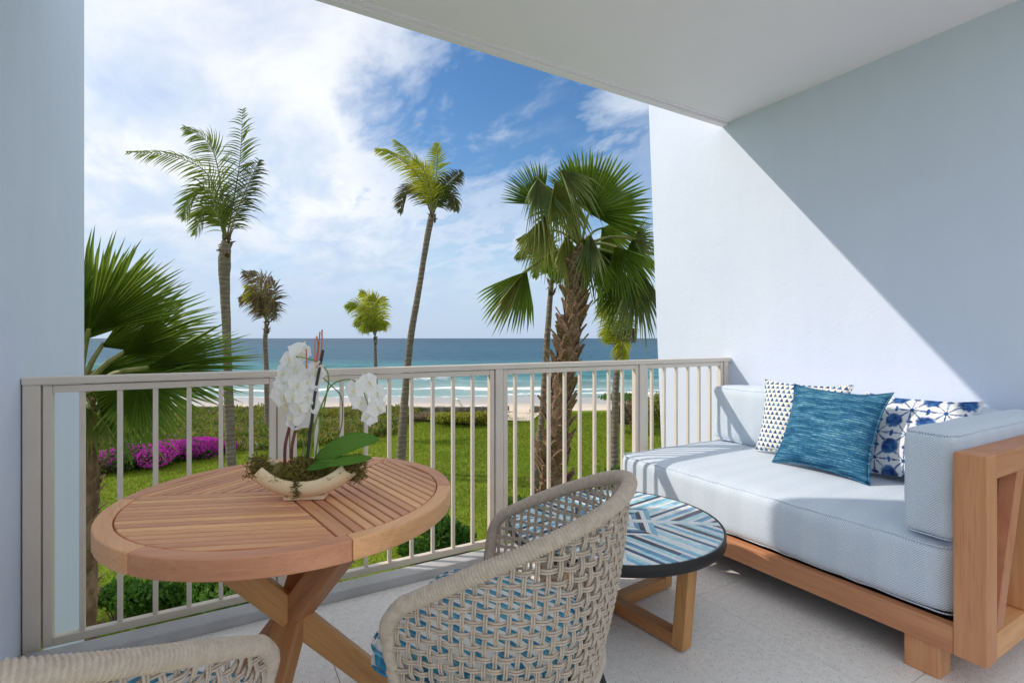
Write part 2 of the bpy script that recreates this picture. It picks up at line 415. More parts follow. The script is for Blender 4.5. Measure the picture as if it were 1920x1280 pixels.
def seaf(nt, ob, bs):
    x, y, z = xyz(nt, ob); n = noise(nt, scaled(nt, ob, (.012, .04, 1)), 1.0, 5)
    at = nt.nodes.new('ShaderNodeAttribute'); at.attribute_name = 'foam'; fo = N(nt, at.outputs['Fac'])
    yy = y + (n - .5) * 40.0
    c = mixc(nt, yy.smooth(58, 92), (0.25, 0.37, 0.36), (0.055, 0.21, 0.235)); c = mixc(nt, yy.smooth(95, 165), c, (0.015, 0.085, 0.14)); c = mixc(nt, yy.smooth(200, 900), c, (0.012, 0.058, 0.105))
    fb = noise(nt, scaled(nt, ob, (.5, 1.6, 1)), 1.6, 6, .65)
    f = (fo + (fb - .5) * 1.3).smooth(.42, .72) * fo.smooth(.04, .2)
    c = mixc(nt, f, c, (0.84, 0.86, 0.86))
    nt.links.new(f.smooth(0, 1, .32, .9).k, bs.inputs['Roughness'])
    w1 = noise(nt, scaled(nt, ob, (.10, .30, 1)), 1.0, 7, .62); w2 = noise(nt, scaled(nt, ob, (.012, .045, 1)), 1.0, 6, .6)
    return c, w1 * .7 + w2 * 3.0
mat('sea', rough=0.35, spec=0.03, fn=seaf, bump=(1.0, 1.1))
MOS = [(0.008, 0.028, 0.085), (0.012, 0.055, 0.15), (0.05, 0.24, 0.45), (0.12, 0.42, 0.64), (0.32, 0.64, 0.82), (0.66, 0.86, 0.96), (0.86, 0.93, 0.98), (0.03, 0.15, 0.32)]
for i, c in enumerate(MOS):
    c = tuple(x ** .8 for x in c) if i > 1 else c
    d = tuple(min(.95, x * 1.2 + .02) for x in c); e = tuple(x * .75 for x in c)
    mat('mosaic%d' % i, rough=0.16, spec=0.35, fn=(lambda a, b: (lambda nt, ob, bs: mixc(nt, (noise(nt, scaled(nt, ob, (22, 22, 22)), 1.0, 5).smooth(.3, .7) * .75 + rnd(nt) * .25), a, b)))(e, d))
mat('grout', (0.62, 0.70, 0.74), rough=0.6)

# ------------------------------------------------------------------ the terrace
XL, XR = -0.643, 3.478                    # inner faces of the side walls
CZ = 2.91                                 # ceiling
YR = 2.635                                # railing line
fl = struct(mesh('terrace_floor', *box(XL - .02, XR + .02, -6.4, 2.465, -0.22, -0.008), 'joint'), 'pale speckled terrazzo terrace floor of large square tiles')  # extended unseen and unroofed behind the camera to bounce sunlight inside
TS = 0.80; x0 = 1.18 - 3 * TS
for i in range(6):
    for j in range(11):
        a, b = max(x0 + i * TS, XL), min(x0 + (i + 1) * TS, XR); c, d = 2.464 - (j + 1) * TS, 2.464 - j * TS
        c = max(c, -6.4)
        if b - a < .02 or d - c < .02: continue
        bbox('tile', (a + .0012, b - .0012, c + .0012, d - .0012, -0.007, 0.0), 'terrazzo', fl, 0.0006)
struct(bbox('terrace_curb', (XL, XR, 2.4665, 2.565, -0.22, 0.042), 'curb', None, 0.006, 2, True), 'low grey concrete curb along the terrace edge')
cl_ = struct(mesh('ceiling', *box(XL - .3, XR + .3, 0.45, 2.68, CZ, CZ + .32), 'ceiling'), 'smooth white balcony ceiling')  # rear part left off, out of view, to let more skylight in
bbox('ceiling_lip', (XL + .001, XR - .001, 2.632, 2.684, CZ - .020, CZ + .001), 'ceiling', cl_, 0.004, 2)
bbox('drip_bead', (XL + .001, XR - .001, 2.600, 2.612, CZ - .006, CZ + .001), 'ceiling', cl_, 0.002, 2)
def wall(name, xa, xb, label, lean, yend, y0=0.45):
    v = []
    for z in (-3.2, 5.5):
        e = yend + lean * (z - 1.05)
        v += [(xa, y0, z), (xb, y0, z), (xb, e, z), (xa, e, z)]
    f = [(3, 2, 1, 0), (4, 5, 6, 7), (0, 1, 5, 4), (1, 2, 6, 5), (2, 3, 7, 6), (3, 0, 4, 7)]
    o = mesh(name, v, f, 'wall'); bevel(o.data, .008, 2, False); return struct(o, label)
wall('wall_right', XR, XR + .26, 'pale blue rendered side wall behind the sofa', 0.050, 3.372)  # stops just out of view so skylight fills in from behind
wall('wall_left', XL - .26, XL, 'pale blue rendered side wall at the end of the railing', 0.0, 3.70, 1.25)  # cut short out of view so sun hits the rear floor and bounces in

# railing
ra = empty('balcony_railing', (0, YR, 0), 'taupe painted metal railing with slim balusters along the terrace edge', 'railing')
def rb(name, b, w=.003): return bbox(name, (b[0], b[1], b[2], b[3], b[4], b[5]), 'rail_paint', ra, w, 2)
rb('top_rail', (XL + .002, XR - .002, -.032, .032, 1.040, 1.070), .006)
posts = [(-0.612, .052), (0.272, .05), (1.424, .05), (2.548, .05), (3.430, .05)]
for i, (x, w) in enumerate(posts):
    rb('post', (x - w / 2, x + w / 2, -.026, .026, -0.16, 1.040))
for i in range(4):
    a = posts[i][0] + posts[i][1] / 2; b = posts[i + 1][0] - posts[i + 1][1] / 2
    rb('panel_stile', (a + .005, a + .034, -.018, .018, 0.022, 1.0365)); rb('panel_stile', (b - .034, b - .005, -.018, .018, 0.022, 1.0365))
    rb('upper_bar', (a + .0345, b - .0345, -.017, .017, 1.008, 1.0365)); rb('lower_bar', (a + .0345, b - .0345, -.017, .017, 0.022, 0.056))
    n = (6, 8, 8, 6)[i]
    lo, hi = [(-.464, .138), (.421, 1.262), (1.543, 2.386), (2.659, 3.269)][i]
    for k in range(n):
        x = lo + (hi - lo) * k / (n - 1)
        rb('baluster', (x - .0090, x + .0090, -.010, .010, 0.0561, 1.0079), .0015)

# ------------------------------------------------------------------ land, beach, sea (x' along the shore, y' out to sea)
def shore(o): o.rotation_euler = (0, 0, -YAW); return o
def sheet(name, us, vs, zf, mt, smooth=True, trap=None):
    us = np.array(us, float); vs = np.array(vs, float)
    A, B = np.meshgrid(us, vs)
    if trap is not None: A = A * trap(B)
    Z = zf(A, B); V = np.stack([A, B, Z], -1).reshape(-1, 3); n = len(us); i = np.arange(len(vs) - 1)[:, None] * n + np.arange(n - 1)[None]
    F = np.stack([i, i + 1, i + n + 1, i + n], -1).reshape(-1, 4)
    return shore(mesh(name, V, F, mt, smooth=smooth)), V
def edge_v(u): return 29.3 + 0.6 * np.sin(u * .13) - 0.02 * u + np.where(u > 5, np.clip((u - 5) * .35, 0, 3), 0)
def lawn_z(u, v):
    return GZ + .06 * np.sin(u * .5 + 1) * np.sin(v * .4) - .55 * np.clip((v - 30) / 3, 0, 1)
us = np.r_[-4000, -600, -120, np.linspace(-50, 50, 101), 120, 600, 4000]
struct(sheet('lawn', us, np.r_[-4000, -500, -60, np.linspace(-20, 33, 80)], lawn_z, 'lawn')[0], 'mown green lawn between the terrace and the beach')
def sand_z(u, v): return -3.12 - .38 * np.clip((v - 29) / 3, 0, 1) - 1.6 * np.clip((v - 32) / 24, 0, 1) - 5 * np.clip((v - 56) / 60, 0, 1) + .05 * np.sin(u * .7 + v) * np.cos(v * .5 - u * .2) * (v < 45)
struct(sheet('beach', us, np.r_[np.linspace(28.5, 60, 60), 80, 120, 200], sand_z, 'sand')[0], 'pale sandy beach beyond the lawn')
SEA = -5.0
def ph(u, k, s): return 2.6 * np.sin(u * .031 * k + s) + 1.3 * np.sin(u * .083 * k + 2 * s) + .6 * np.sin(u * .21 + 3 * s)
CREST = [(56.0, .10, 1.1, .8, 0), (60.5, .05, .9, .95, 1.3), (68.0, .45, 1.5, .9, 2.1), (74.5, .12, 1.0, .5, 3.3), (83.0, .55, 1.8, .85, 4.2), (96.0, .40, 2.4, .35, 5.5), (112.0, .4, 3.0, .12, 6.1)]
def sea_z(u, v):
    z = np.full_like(u, SEA); near = v < 400
    for c, h, w, fo, s in CREST:
        d = v - (c + ph(u, 1, s)); z = z + np.where(near, h * np.exp(-(d / w) ** 2), 0)
    z += np.where(near, .10 * np.sin(v * .9 + .25 * u) + .08 * np.sin(u * .55 - v * .4), 0)
    return z
vs = np.r_[np.linspace(50, 120, 260), np.geomspace(120.6, 60000, 130)]
so, V = sheet('sea', np.linspace(-1.6, 1.6, 330), vs, sea_z, 'sea', trap=lambda b: 20 + b)
foam = np.zeros(len(V)); u, v = V[:, 0], V[:, 1]
for c, h, w, fo, s in CREST:
    d = v - (c + ph(u, 1, s)); lat = .62 + .5 * np.sin(u * .045 + s * 2.3) + .25 * np.sin(u * .16 + s)
    foam = np.maximum(foam, np.clip(lat, .0 if c > 62 else .75, 1) * fo * np.where(d < 0, np.exp(-(d / (w * 2.2)) ** 2), np.exp(-(d / (w * .7)) ** 2)))
at = so.data.attributes.new('foam', 'FLOAT', 'POINT'); at.data.foreach_set('value', foam.astype(np.float32)); struct(so, 'turquoise to deep blue sea with white breakers')

# grass blades
def blades(n, us, vr, hgt, wid):
    u = RNG.uniform(us[0], us[1], n); v = vr[0] + (vr[1] - vr[0]) * RNG.random(n) ** 1.25
    s = (v / 10)
    a = RNG.uniform(0, 6.283, n); h = hgt * (.6 + .8 * RNG.random(n)) * s ** .25; w = wid * s ** .7 * (.7 + .6 * RNG.random(n)); ln = RNG.normal(0, .5, n) * h; lm = RNG.normal(0, .5, n) * h
    z = lawn_z(u, v)
    ca, sa = np.cos(a) * w, np.sin(a) * w
    V = np.stack([np.stack([u - ca, v - sa, z - .01], -1), np.stack([u + ca, v + sa, z - .01], -1), np.stack([u + ln, v + lm, z + h], -1)], 1).reshape(-1, 3)
    return V, np.arange(3 * n).reshape(-1, 3)
V, F = blades(230000, (-17, 13), (5.0, 29.0), .055, .011)
g = shore(mesh('grass', V, F, 'grass_blade')); g['kind'] = 'stuff'; g['label'] = 'short mown grass blades on the lawn'; g['category'] = 'grass'

# ------------------------------------------------------------------ leaf clouds
def leaves(n, pts, size, flat=0.0, elong=1.8, up=.35):
    """n leaf quads (folded along the midrib) at pts (n,3)"""
    d = RNG.normal(size=(n, 3)); d[:, 2] = np.abs(d[:, 2]) * (1 - flat) + up; d /= np.linalg.norm(d, axis=1)[:, None]
    t = RNG.normal(size=(n, 3)); s = np.cross(d, t); s /= np.linalg.norm(s, axis=1)[:, None]; nn = np.cross(d, s)
    L = size * (.6 + .8 * RNG.random(n))[:, None]; Wd = L / elong / 2
    p = pts; a = p; b = p + d * L * .5 + s * Wd + nn * Wd * .3; c = p + d * L - nn * L * .12; e = p + d * L * .5 - s * Wd + nn * Wd * .3
    V = np.stack([a, b, c, e], 1).reshape(-1, 3)
    i = np.arange(n)[:, None] * 4
    return V, np.concatenate([i + np.array([[0, 1, 2]]), i + np.array([[0, 2, 3]])], 0)
def blob(n, r, h, lump=5, hollow=.55):
    """points in an uneven mound of lumps"""
    c = np.stack([RNG.normal(0, .45, lump) * r[0], RNG.normal(0, .45, lump) * r[1], (.35 + .4 * RNG.random(lump)) * h], -1); k = RNG.integers(0, lump, n)
    d = RNG.normal(size=(n, 3)); d /= np.linalg.norm(d, axis=1)[:, None]; q = (hollow + (1 - hollow) * RNG.random(n))[:, None]
    p = c[k] + d * q * np.array([r[0] * .62, r[1] * .62, h * .45]); p[:, 2] = np.maximum(p[:, 2], .01); return p
def twigs(n, r, h):
    parts = []
    for i in range(n):
        a = random.uniform(0, 6.28); e = Vector((math.cos(a) * r[0] * random.uniform(.2, .7), math.sin(a) * r[1] * random.uniform(.2, .7), h * random.uniform(.55, .95)))
        parts.append(tube([(0, 0, -.05), e * .5 + Vector((0, 0, .08 * h)), e], [.022 * h, .014 * h, .006 * h], 4))
    return join(parts)
def bush(name, at, r, h, label, cat, n, size, mt, extra=None, group=None, elong=1.8):
    o = empty(name, at, label, cat, group)
    V, F = leaves(n, blob(n, r, h), size, elong=elong); f = mesh('foliage', V, F, mt, o); f.rotation_euler.z = -YAW
    mesh('stem', *twigs(7, r, h), 'twig', o).rotation_euler.z = -YAW
    if extra:
        m2, n2, s2, nm = extra; p = blob(n2, r, h * 1.04, hollow=.9); p[:, 2] += .05 * h
        V, F = leaves(n2, p, s2, elong=1.2); f = mesh(nm, V, F, m2, o); f.rotation_euler.z = -YAW
    return o
def gp(px, py): d = ground_d(py); p = P(px, py, d); return Vector((p.x, p.y, GZ - .01))

# magenta bougainvillea along the lawn
BG = [(185, 884, .85, .62, 'thin'), (232, 880, .95, .72, ''), (283, 872, 1.0, .74, ''), (330, 864, .95, .70, ''), (372, 857, .85, .62, ''), (402, 852, .6, .5, '')]
BL = ['sparse magenta bougainvillea bush nearest the fan palm and the side wall', 'full magenta bougainvillea bush second from the fan palm', 'rounded magenta bougainvillea bush third from the fan palm, middle of its row', 'rounded magenta bougainvillea bush fourth from the fan palm', 'magenta bougainvillea bush just beside the smallest one of its row', 'smallest magenta bougainvillea bush, by the trunk of the tall grey palm']
for (px, py, r, h, k), lb in zip(BG, BL):
    bush('bougainvillea_bush', gp(px, py), (r * 1.0, r * .7), h * .88, lb, 'bush', 3600, .095, 'shrub_green' if k == '' else 'shrub_yellow', ('bract', 2700 if k == '' else 1300, .062, 'flower_bracts'), 'magenta bougainvillea row')
# yellow-green ground cover bed
n = 15000
u = RNG.uniform(-21, -5.2, n); v = RNG.uniform(17.8, 28.9, n); keep = (v > 17.6 + np.clip((u + 13) * .55, 0, 4.5) + np.sin(u * .9) * .5)
bp = np.stack([u, v, np.full(n, GZ)], -1)[keep]; cc = RNG.random(len(bp)); bp[:, 2] += .05 + .38 * RNG.random(len(bp)) * (.5 + .5 * np.sin(bp[:, 0] * 1.7) * np.sin(bp[:, 1] * 1.4 + bp[:, 0]))
for nm, mt, sel, lab in (('ground_cover', 'shrub_yellow', cc < .6, 'yellow green ground cover plants in the bed before the beach wall'), ('ground_cover', 'shrub_green', (cc >= .6) & (cc < .85), 'darker green leafy plants among the yellow ground cover'), ('ground_cover', 'shrub_dry', cc >= .85, 'dry brownish stems among the yellow ground cover')):
    q = np.repeat(bp[sel], 7, 0) + RNG.normal(0, .10, (sel.sum() * 7, 3)) * [1, 1, .7]; q[:, 2] = np.maximum(q[:, 2], GZ + .01)
    V, F = leaves(len(q), q, .15, elong=2.4, up=.6); o = shore(mesh(nm, V, F, mt)); o['kind'] = 'stuff'; o['label'] = lab; o['category'] = 'plants'
# low plants along the wall and by the path
for px, py, r, h, mt, lab in [(1160, 752, 1.6, .45, 'shrub_green', 'low clipped green shrub at the far lawn edge behind the small yellow palm'), (890, 797, 1.0, .55, 'shrub_yellow', 'yellow green shrub beside the path opening'), (842, 794, 1.1, .5, 'shrub_yellow', 'broad yellow green shrub along the stone wall'), (790, 789, 1.0, .35, 'shrub_dry', 'dry low shrub along the stone wall'), (600, 790, 1.2, .5, 'shrub_yellow', 'yellow green shrub behind the orchid'), (640, 786, 1.0, .4, 'shrub_dry', 'dry brown shrub behind the orchid'),
                              (1190, 812, .9, 1.25, 'shrub_dry', 'dry brown bushy shrub by the white wall end'), (1222, 800, 1.0, 1.7, 'shrub_yellow', 'tall yellow green shrub by the white wall end')]:
    bush('garden_shrub', gp(px, py), (r, r * .7), h, lab, 'shrub', 2600, .13, mt)
for px, py, r, h, lab in [(345, 1135, .75, .45, 'leafy green shrub under the round dining table edge'), (455, 1118, .8, .5, 'leafy green shrub growing below the terrace beside the table base'), (835, 1040, .55, .75, 'upright green shrub behind the railing right of the dining table'), (790, 1050, .4, .4, 'small green shrub at the foot of the upright one'), (1190, 905, .9, .35, 'low dark green shrub around the foot of the small yellow palm'), (1080, 945, 1.0, .4, 'low dark green shrub between the shaggy palm and the yellow palm'), (960, 985, .7, .5, 'round green shrub left of the shaggy fan palm trunk'), (215, 1165, .55, .45, 'green plants at the foot of the near fan palm')]:
    bush('low_shrub', gp(px, py), (r, r * .75), h, lab, 'shrub', 2400, .10, 'shrub_green', group=None)

# low dry-stone wall at the beach edge, with a gap for the path
def stone_wall(name, ua, ub, label):
    c = (ua + ub) / 2; vv = float(edge_v(np.array(c))); o = empty(name, UV(c, vv, GZ - .1), label, 'wall', rz=-YAW)
    parts = []; u_ = ua
    while u_ < ub:
        w = random.uniform(.3, .6)
        for k in range(2):
            v1 = float(edge_v(np.array(u_))) - vv; hh = .22
            b, f = box(u_ - c + .01 + k * .1, u_ - c + w - .01 + k * .1, v1 - .2 + random.uniform(-.03, .03), v1 + .2, k * hh, k * hh + hh - .012 + random.uniform(-.02, .02))
            parts.append(([Vector(p) + Vector((random.uniform(-.02, .02), random.uniform(-.02, .02), random.uniform(-.015, .015))) for p in b], f))
        u_ += w
    s = mesh('stones', *join(parts), 'stone', o); s['kind'] = 'stuff'
    return o
stone_wall('garden_wall', -24, -0.35, 'long low dark stone wall between the planted bed and the beach')
stone_wall('garden_wall', 1.0, 2.6, 'short low dark stone wall across the sandy path opening')
pth = sheet('path', np.linspace(-.9, 1.9, 8), np.linspace(26.2, 31, 14), lambda a, b: lawn_z(a, b) + .05 + .02 * np.sin(a * 3 + b * 2), 'sand', trap=lambda b: .55 + (b - 26.2) * .1)[0]
struct(pth, 'sandy path leading from the lawn to the beach')

# white beach lounger by the wall
bl = empty('beach_lounger', P(894, 772, 31.5) * 1.0, 'small white beach lounger standing behind the stone wall', 'lounger'); bl.location.z = -3.45; bl.rotation_euler.z = -YAW + .3
bbox('seat', (-.9, .55, -.3, .3, .42, .50), 'white_plastic', bl, .01); mesh('backrest', *beam((-.88, 0, .46), (-1.25, 0, 1.0), .6, .06, Vector((1, 0, .5))), 'white_plastic', bl)
for a in (-.75, .4):
    for b in (-.25, .25): bbox('leg', (a - .03, a + .03, b - .03, b + .03, 0, .42), 'white_plastic', bl, .004)

# ------------------------------------------------------------------ palms
WIND = -RT * 0.55 - FW * 0.1
def palm_trunk(par, path, d, bark, org, ring=.16, jag=.014, thin=.74):
    pts = [P(x, y, d) for x, y, w in path]; wid = [w / 960 * d / 2 * thin for x, y, w in path]
    n = int((pts[-1] - pts[0]).length / .07) + 8; c = spline(pts, n); W_ = [Vector((w, 0, 0)) for w in wid]; r = [q.x for q in spline(W_, n)]
    rr = [r[i] * (1 + jag * (1 if (i % max(2, int(ring / .07)) == 0) else 0) + random.uniform(-.025, .025)) for i in range(n)]
    sd = [random.uniform(0, 6) for _ in range(3)]
    v, f = tube([p - org for p in c], lambda i, a: rr[i] * (1 + .05 * math.sin(2 * a + i * .13 + sd[0]) + .03 * math.sin(5 * a + i * .4 + sd[1])), 14)
    mesh('trunk', v, f, bark, par, True)
    return c, r
def frond(par, org, pts, L, mt, n=46, side=1.0, droop=.55, wid=.024, seed=0, fold=.35, wind=.95):
    rg = random.Random(seed); c = spline(pts, 26); m = len(c)
    v, f = tube([p - org for p in c], [.026 * (1 - .9 * i / (m - 1)) + .003 for i in range(m)], 5)
    fr = mesh('frond', v, f, 'petiole', par)
    rv = []; rf = []
    plane = (c[-1] - c[0]).cross(c[m // 2] - c[0])
    if plane.length < 1e-4: plane = FW.copy()
    for i in range(n):
        t = .10 + .90 * (i + .5) / n; k = t * (m - 1); a = min(int(k), m - 2); p = c[a].lerp(c[a + 1], k - a); T = (c[a + 1] - c[a]).normalized()
        # blade plane: roughly facing the viewer, turned a little
        nrm = (-FW + UP * .35 + RT * rg.uniform(-.2, .2)).normalized(); S = T.cross(nrm).normalized()
        ln = L * (math.sin(math.pi * min(1, .16 + .80 * t)) ** .7) * rg.uniform(.8, 1.1)
        if t > .93: ln *= .8
        for sg in (-1, 1):
            if rg.random() < .05: continue
            D = (S * sg * side + T * (.55 + .5 * t) - nrm * fold * rg.uniform(.2, 1.4) + UP * rg.uniform(-.15, .05) + WIND * wind * .5).normalized()
            q = p; w = wid * rg.uniform(.8, 1.2); pr = None; nn = D.cross(UP)
            if nn.length < .05: nn = RT.copy()
            nn = (nn.normalized() * .6 + nrm.cross(D) * .8).normalized()
            o = len(rv)
            segs = 4
            for s in range(segs + 1):
                ww = w * (.5, 1.0, .85, .5, .05)[s]
                rv.append(q + nn * ww - org); rv.append(q - nn * ww - org)
                D = (D - UP * droop * (.25 + .30 * s) * rg.uniform(.6, 1.25) + WIND * wind * .25).normalized(); q = q + D * (ln / segs)
            for s in range(segs): rf.append((o + 2 * s, o + 2 * s + 1, o + 2 * s + 3, o + 2 * s + 2))
    mesh('leaflets', rv, rf, mt, fr)
def coco_palm(name, label, d, path, fronds, Lpx, mt, group=None, sheath=True, **kw):
    org = P(path[0][0], path[0][1], d); o = empty(name, org, label, 'palm tree', group)
    c, r = palm_trunk(o, path, d, 'palm_bark', org); top = c[-1]; tr = r[-1]
    parts = []
    for i in range(16):                                   # fibrous leaf bases round the crown
        a = random.uniform(0, 6.28); z = random.uniform(-.9, .1) * (3 * tr + .25); e = Vector((math.cos(a), math.sin(a), 0))
        b = top + UP * z + e * tr * .9; parts.append(tube([b - org, b + e * tr * .4 + UP * tr * 1.2 - org, b + e * tr * random.uniform(.8, 1.7) + UP * tr * random.uniform(.4, 2.6) - org], [tr * .45, tr * .35, tr * .08], 5))
    mesh('fibre_sheath', *join(parts), 'fibre', o, True)
    s = hash(name) % 1
    for i, fr in enumerate(fronds):
        pp, m2 = (fr[:-1], fr[-1]) if isinstance(fr[-1], str) else (fr, mt); n_ = len(pp); dd = random.uniform(-.12, .12)
        P3 = [top.lerp(P(*pp[0], d), .6)] + [P(x, y, d * (1 + dd * (k + 1) / n_ * .35)) for k, (x, y) in enumerate(pp[1:])]
        frond(o, org, P3, Lpx / 960 * d, m2, seed=i * 17 + len(label), wid=.020 * kw.get('wscale', 1) , **{k: v for k, v in kw.items() if k != 'wscale'})
    return o
coco_palm('coconut_palm', 'tall grey-trunked coconut palm with windblown fronds beside the magenta flowers', 16.3,
    [(434, 884, 24), (431, 800, 22), (427, 700, 21), (424, 600, 21), (421, 530, 23), (421, 488, 30), (424, 452, 20)],
    [[(424, 448), (412, 385), (385, 322), (320, 292), (238, 285)], [(424, 448), (418, 380), (405, 300), (385, 262), (345, 238)], [(426, 448), (437, 380), (450, 300), (455, 205)], [(428, 448), (447, 390), (466, 345), (486, 300), 'frond_dark'],
     [(424, 448), (408, 390), (383, 350), (358, 372), (346, 412)], [(421, 448), (406, 402), (384, 388), (366, 440)]], 52, 'frond_green', n=48, droop=.30, wscale=1.05, fold=.25)
coco_palm('coconut_palm', 'short coconut palm with a ragged brown crown, right of the tall grey-trunked one', 22.0,
    [(503, 818, 15), (501, 740, 13), (499, 680, 12), (497, 640, 11), (500, 606, 9)],
    [[(500, 604), (496, 560), (480, 528), (456, 508)], [(500, 604), (499, 555), (490, 522), (470, 508)], [(501, 604), (510, 570), (514, 545), (506, 520)], [(500, 604), (486, 575), (468, 556), (450, 560)], [(501, 604), (508, 580), (513, 565), (512, 600)], [(500, 604), (490, 560), (478, 545), (462, 540), 'frond_yellow'], [(500, 604), (495, 570), (487, 552), (480, 590)]], 34, 'frond_dry', n=34, droop=.45, wscale=1.3)
coco_palm('coconut_palm', 'small bright yellow green coconut palm far out by the beach, behind the orchid', 27.5,
    [(706, 783, 9), (705, 720, 8), (704, 670, 8), (703, 632, 7)],
    [[(703, 630), (692, 595), (672, 572), (648, 574)], [(703, 630), (701, 590), (692, 560), (676, 546)], [(704, 630), (710, 600), (716, 575), (720, 556)], [(703, 630), (692, 605), (680, 592), (668, 612)], [(704, 630), (710, 605), (716, 600), (720, 618)], [(703, 630), (698, 595), (690, 575), (678, 580)], [(704, 630), (705, 595), (704, 570), (698, 553)], [(703, 630), (697, 610), (690, 605), (686, 622)]], 30, 'frond_yellow', n=34, droop=.45, wscale=1.6)
coco_palm('coconut_palm', 'tall slender coconut palm with a leaning curved trunk behind the dining table', 16.0,
    [(750, 889, 24), (756, 790, 21), (763, 700, 18), (772, 620, 16), (785, 545, 15), (797, 470, 15), (807, 415, 15), (811, 398, 11)],
    [[(809, 398), (796, 350), (768, 312), (735, 290), (705, 280)], [(809, 398), (798, 345), (775, 300), (738, 262)], [(811, 398), (814, 350), (820, 305), (818, 268)], [(812, 398), (828, 360), (846, 340), (866, 322), 'frond_dark'], [(812, 398), (832, 370), (848, 366), (856, 395), 'frond_dark'], [(808, 398), (788, 360), (768, 352), (756, 372), (750, 400), 'frond_dark'], [(810, 398), (806, 355), (796, 322), (775, 300)], [(811, 398), (817, 365), (824, 350), (832, 372), 'frond_green']], 34, 'frond_yellow', n=46, droop=.30, wscale=.95, fold=.25)
coco_palm('coconut_palm', 'slim coconut palm with a dark drooping crown hidden behind the shaggy fan palm', 13.6,
    [(1000, 933, 20), (1009, 850, 19), (1018, 760, 17), (1025, 650, 15), (1030, 580, 14), (1034, 525, 14)],
    [[(1034, 525), (1018, 480), (995, 465), (968, 485)], [(1034, 525), (1022, 470), (1000, 445), (972, 450)], [(1034, 525), (1040, 480), (1052, 470), (1062, 505)], [(1034, 525), (1024, 490), (1012, 490), (1004, 520)], [(1034, 525), (1032, 470), (1026, 440), (1015, 420)], [(1034, 525), (1042, 495), (1046, 500), (1048, 530)]], 34, 'frond_green', n=40, droop=.5, wscale=1.0)
coco_palm('coconut_palm', 'small yellowing coconut palm with a ringed trunk right of the shaggy fan palm', 15.8,
    [(1152, 890, 22), (1153, 800, 18), (1154, 740, 17), (1157, 680, 15), (1158, 655, 12)],
    [[(1157, 655), (1148, 610), (1138, 580), (1126, 566)], [(1157, 655), (1150, 600), (1142, 572), (1128, 592)], [(1158, 655), (1164, 610), (1172, 585), (1186, 600)], [(1157, 655), (1150, 620), (1142, 615), (1136, 640)], [(1158, 655), (1166, 630), (1172, 640), (1176, 690)], [(1158, 655), (1164, 640), (1166, 655), (1166, 700)], [(1158, 655), (1168, 620), (1178, 610), (1188, 640), 'frond_dry']], 34, 'frond_yellow', n=36, droop=.5, wscale=1.1)

def fan(par, org, hub, ang, span, Rm, mt, n=34, yaw=0.0, pitch=0.0, droop=.15, split=.52, jit=.08, root=None, seed=1, cup=.15):
    rg = random.Random(seed); ex = RT * math.cos(yaw) + FW * math.sin(yaw); ey = UP * math.cos(pitch) + FW * math.sin(pitch); nz = ex.cross(ey)
    def pt(a, r, off=0.0, dr=droop, tw=0.0):
        q = r / Rm; rel = (a - rad(ang)) / (rad(span) / 2 + 1e-6)
        p = hub + (ex * math.cos(a) + ey * math.sin(a)) * r + nz * (off + cup * Rm * (abs(rel) ** 1.5) * q)
        return p - UP * (dr * Rm * q ** 2.6) + ex * tw - org
    V = []; F = []; a0 = rad(ang - span / 2); st = rad(span) / n
    for k in range(n):
        a = a0 + k * st; b = a + st; m_ = (a + b) / 2 + rg.uniform(-.02, .02); ln = Rm * (1 - .22 * abs((k + .5) / n * 2 - 1) ** 2) * rg.uniform(1 - jit, 1 + jit * .4); sp = Rm * split * rg.uniform(.9, 1.1); dr = droop * rg.uniform(.7, 1.4)
        pl_ = .020 * Rm; o = len(V); w3 = st * .30
        g = rg.uniform(-.03, .03) * Rm
        V += [pt(m_, 0.0), pt(a, .25 * Rm, -pl_), pt(m_, .25 * Rm, pl_), pt(b, .25 * Rm, -pl_), pt(a, sp, -pl_), pt(m_, sp, pl_, dr), pt(b, sp, -pl_),
              pt(m_ - w3, (sp + ln) / 2, 0, dr, g * .3), pt(m_, (sp + ln) / 2, pl_ * .7, dr, g * .3), pt(m_ + w3, (sp + ln) / 2, 0, dr, g * .3), pt(m_, ln, 0, dr * 1.1, g)]
        F += [(o, o + 1, o + 2), (o, o + 2, o + 3), (o + 1, o + 4, o + 5, o + 2), (o + 2, o + 5, o + 6, o + 3), (o + 4, o + 7, o + 8, o + 5), (o + 5, o + 8, o + 9, o + 6), (o + 7, o + 10, o + 8), (o + 8, o + 10, o + 9)]
    f = mesh('fan_leaf', V, F, mt, par)
    if root is not None:
        mid = root.lerp(hub, .55) + UP * .10 * (hub - root).length; v, q = tube([p - org for p in spline([root, mid, hub, hub + (hub - mid).normalized() * .05], 10)], [.035 - .002 * i for i in range(10)], 6)
        mesh('petiole', v, q, 'petiole', f)
    return f
stub_me = {}
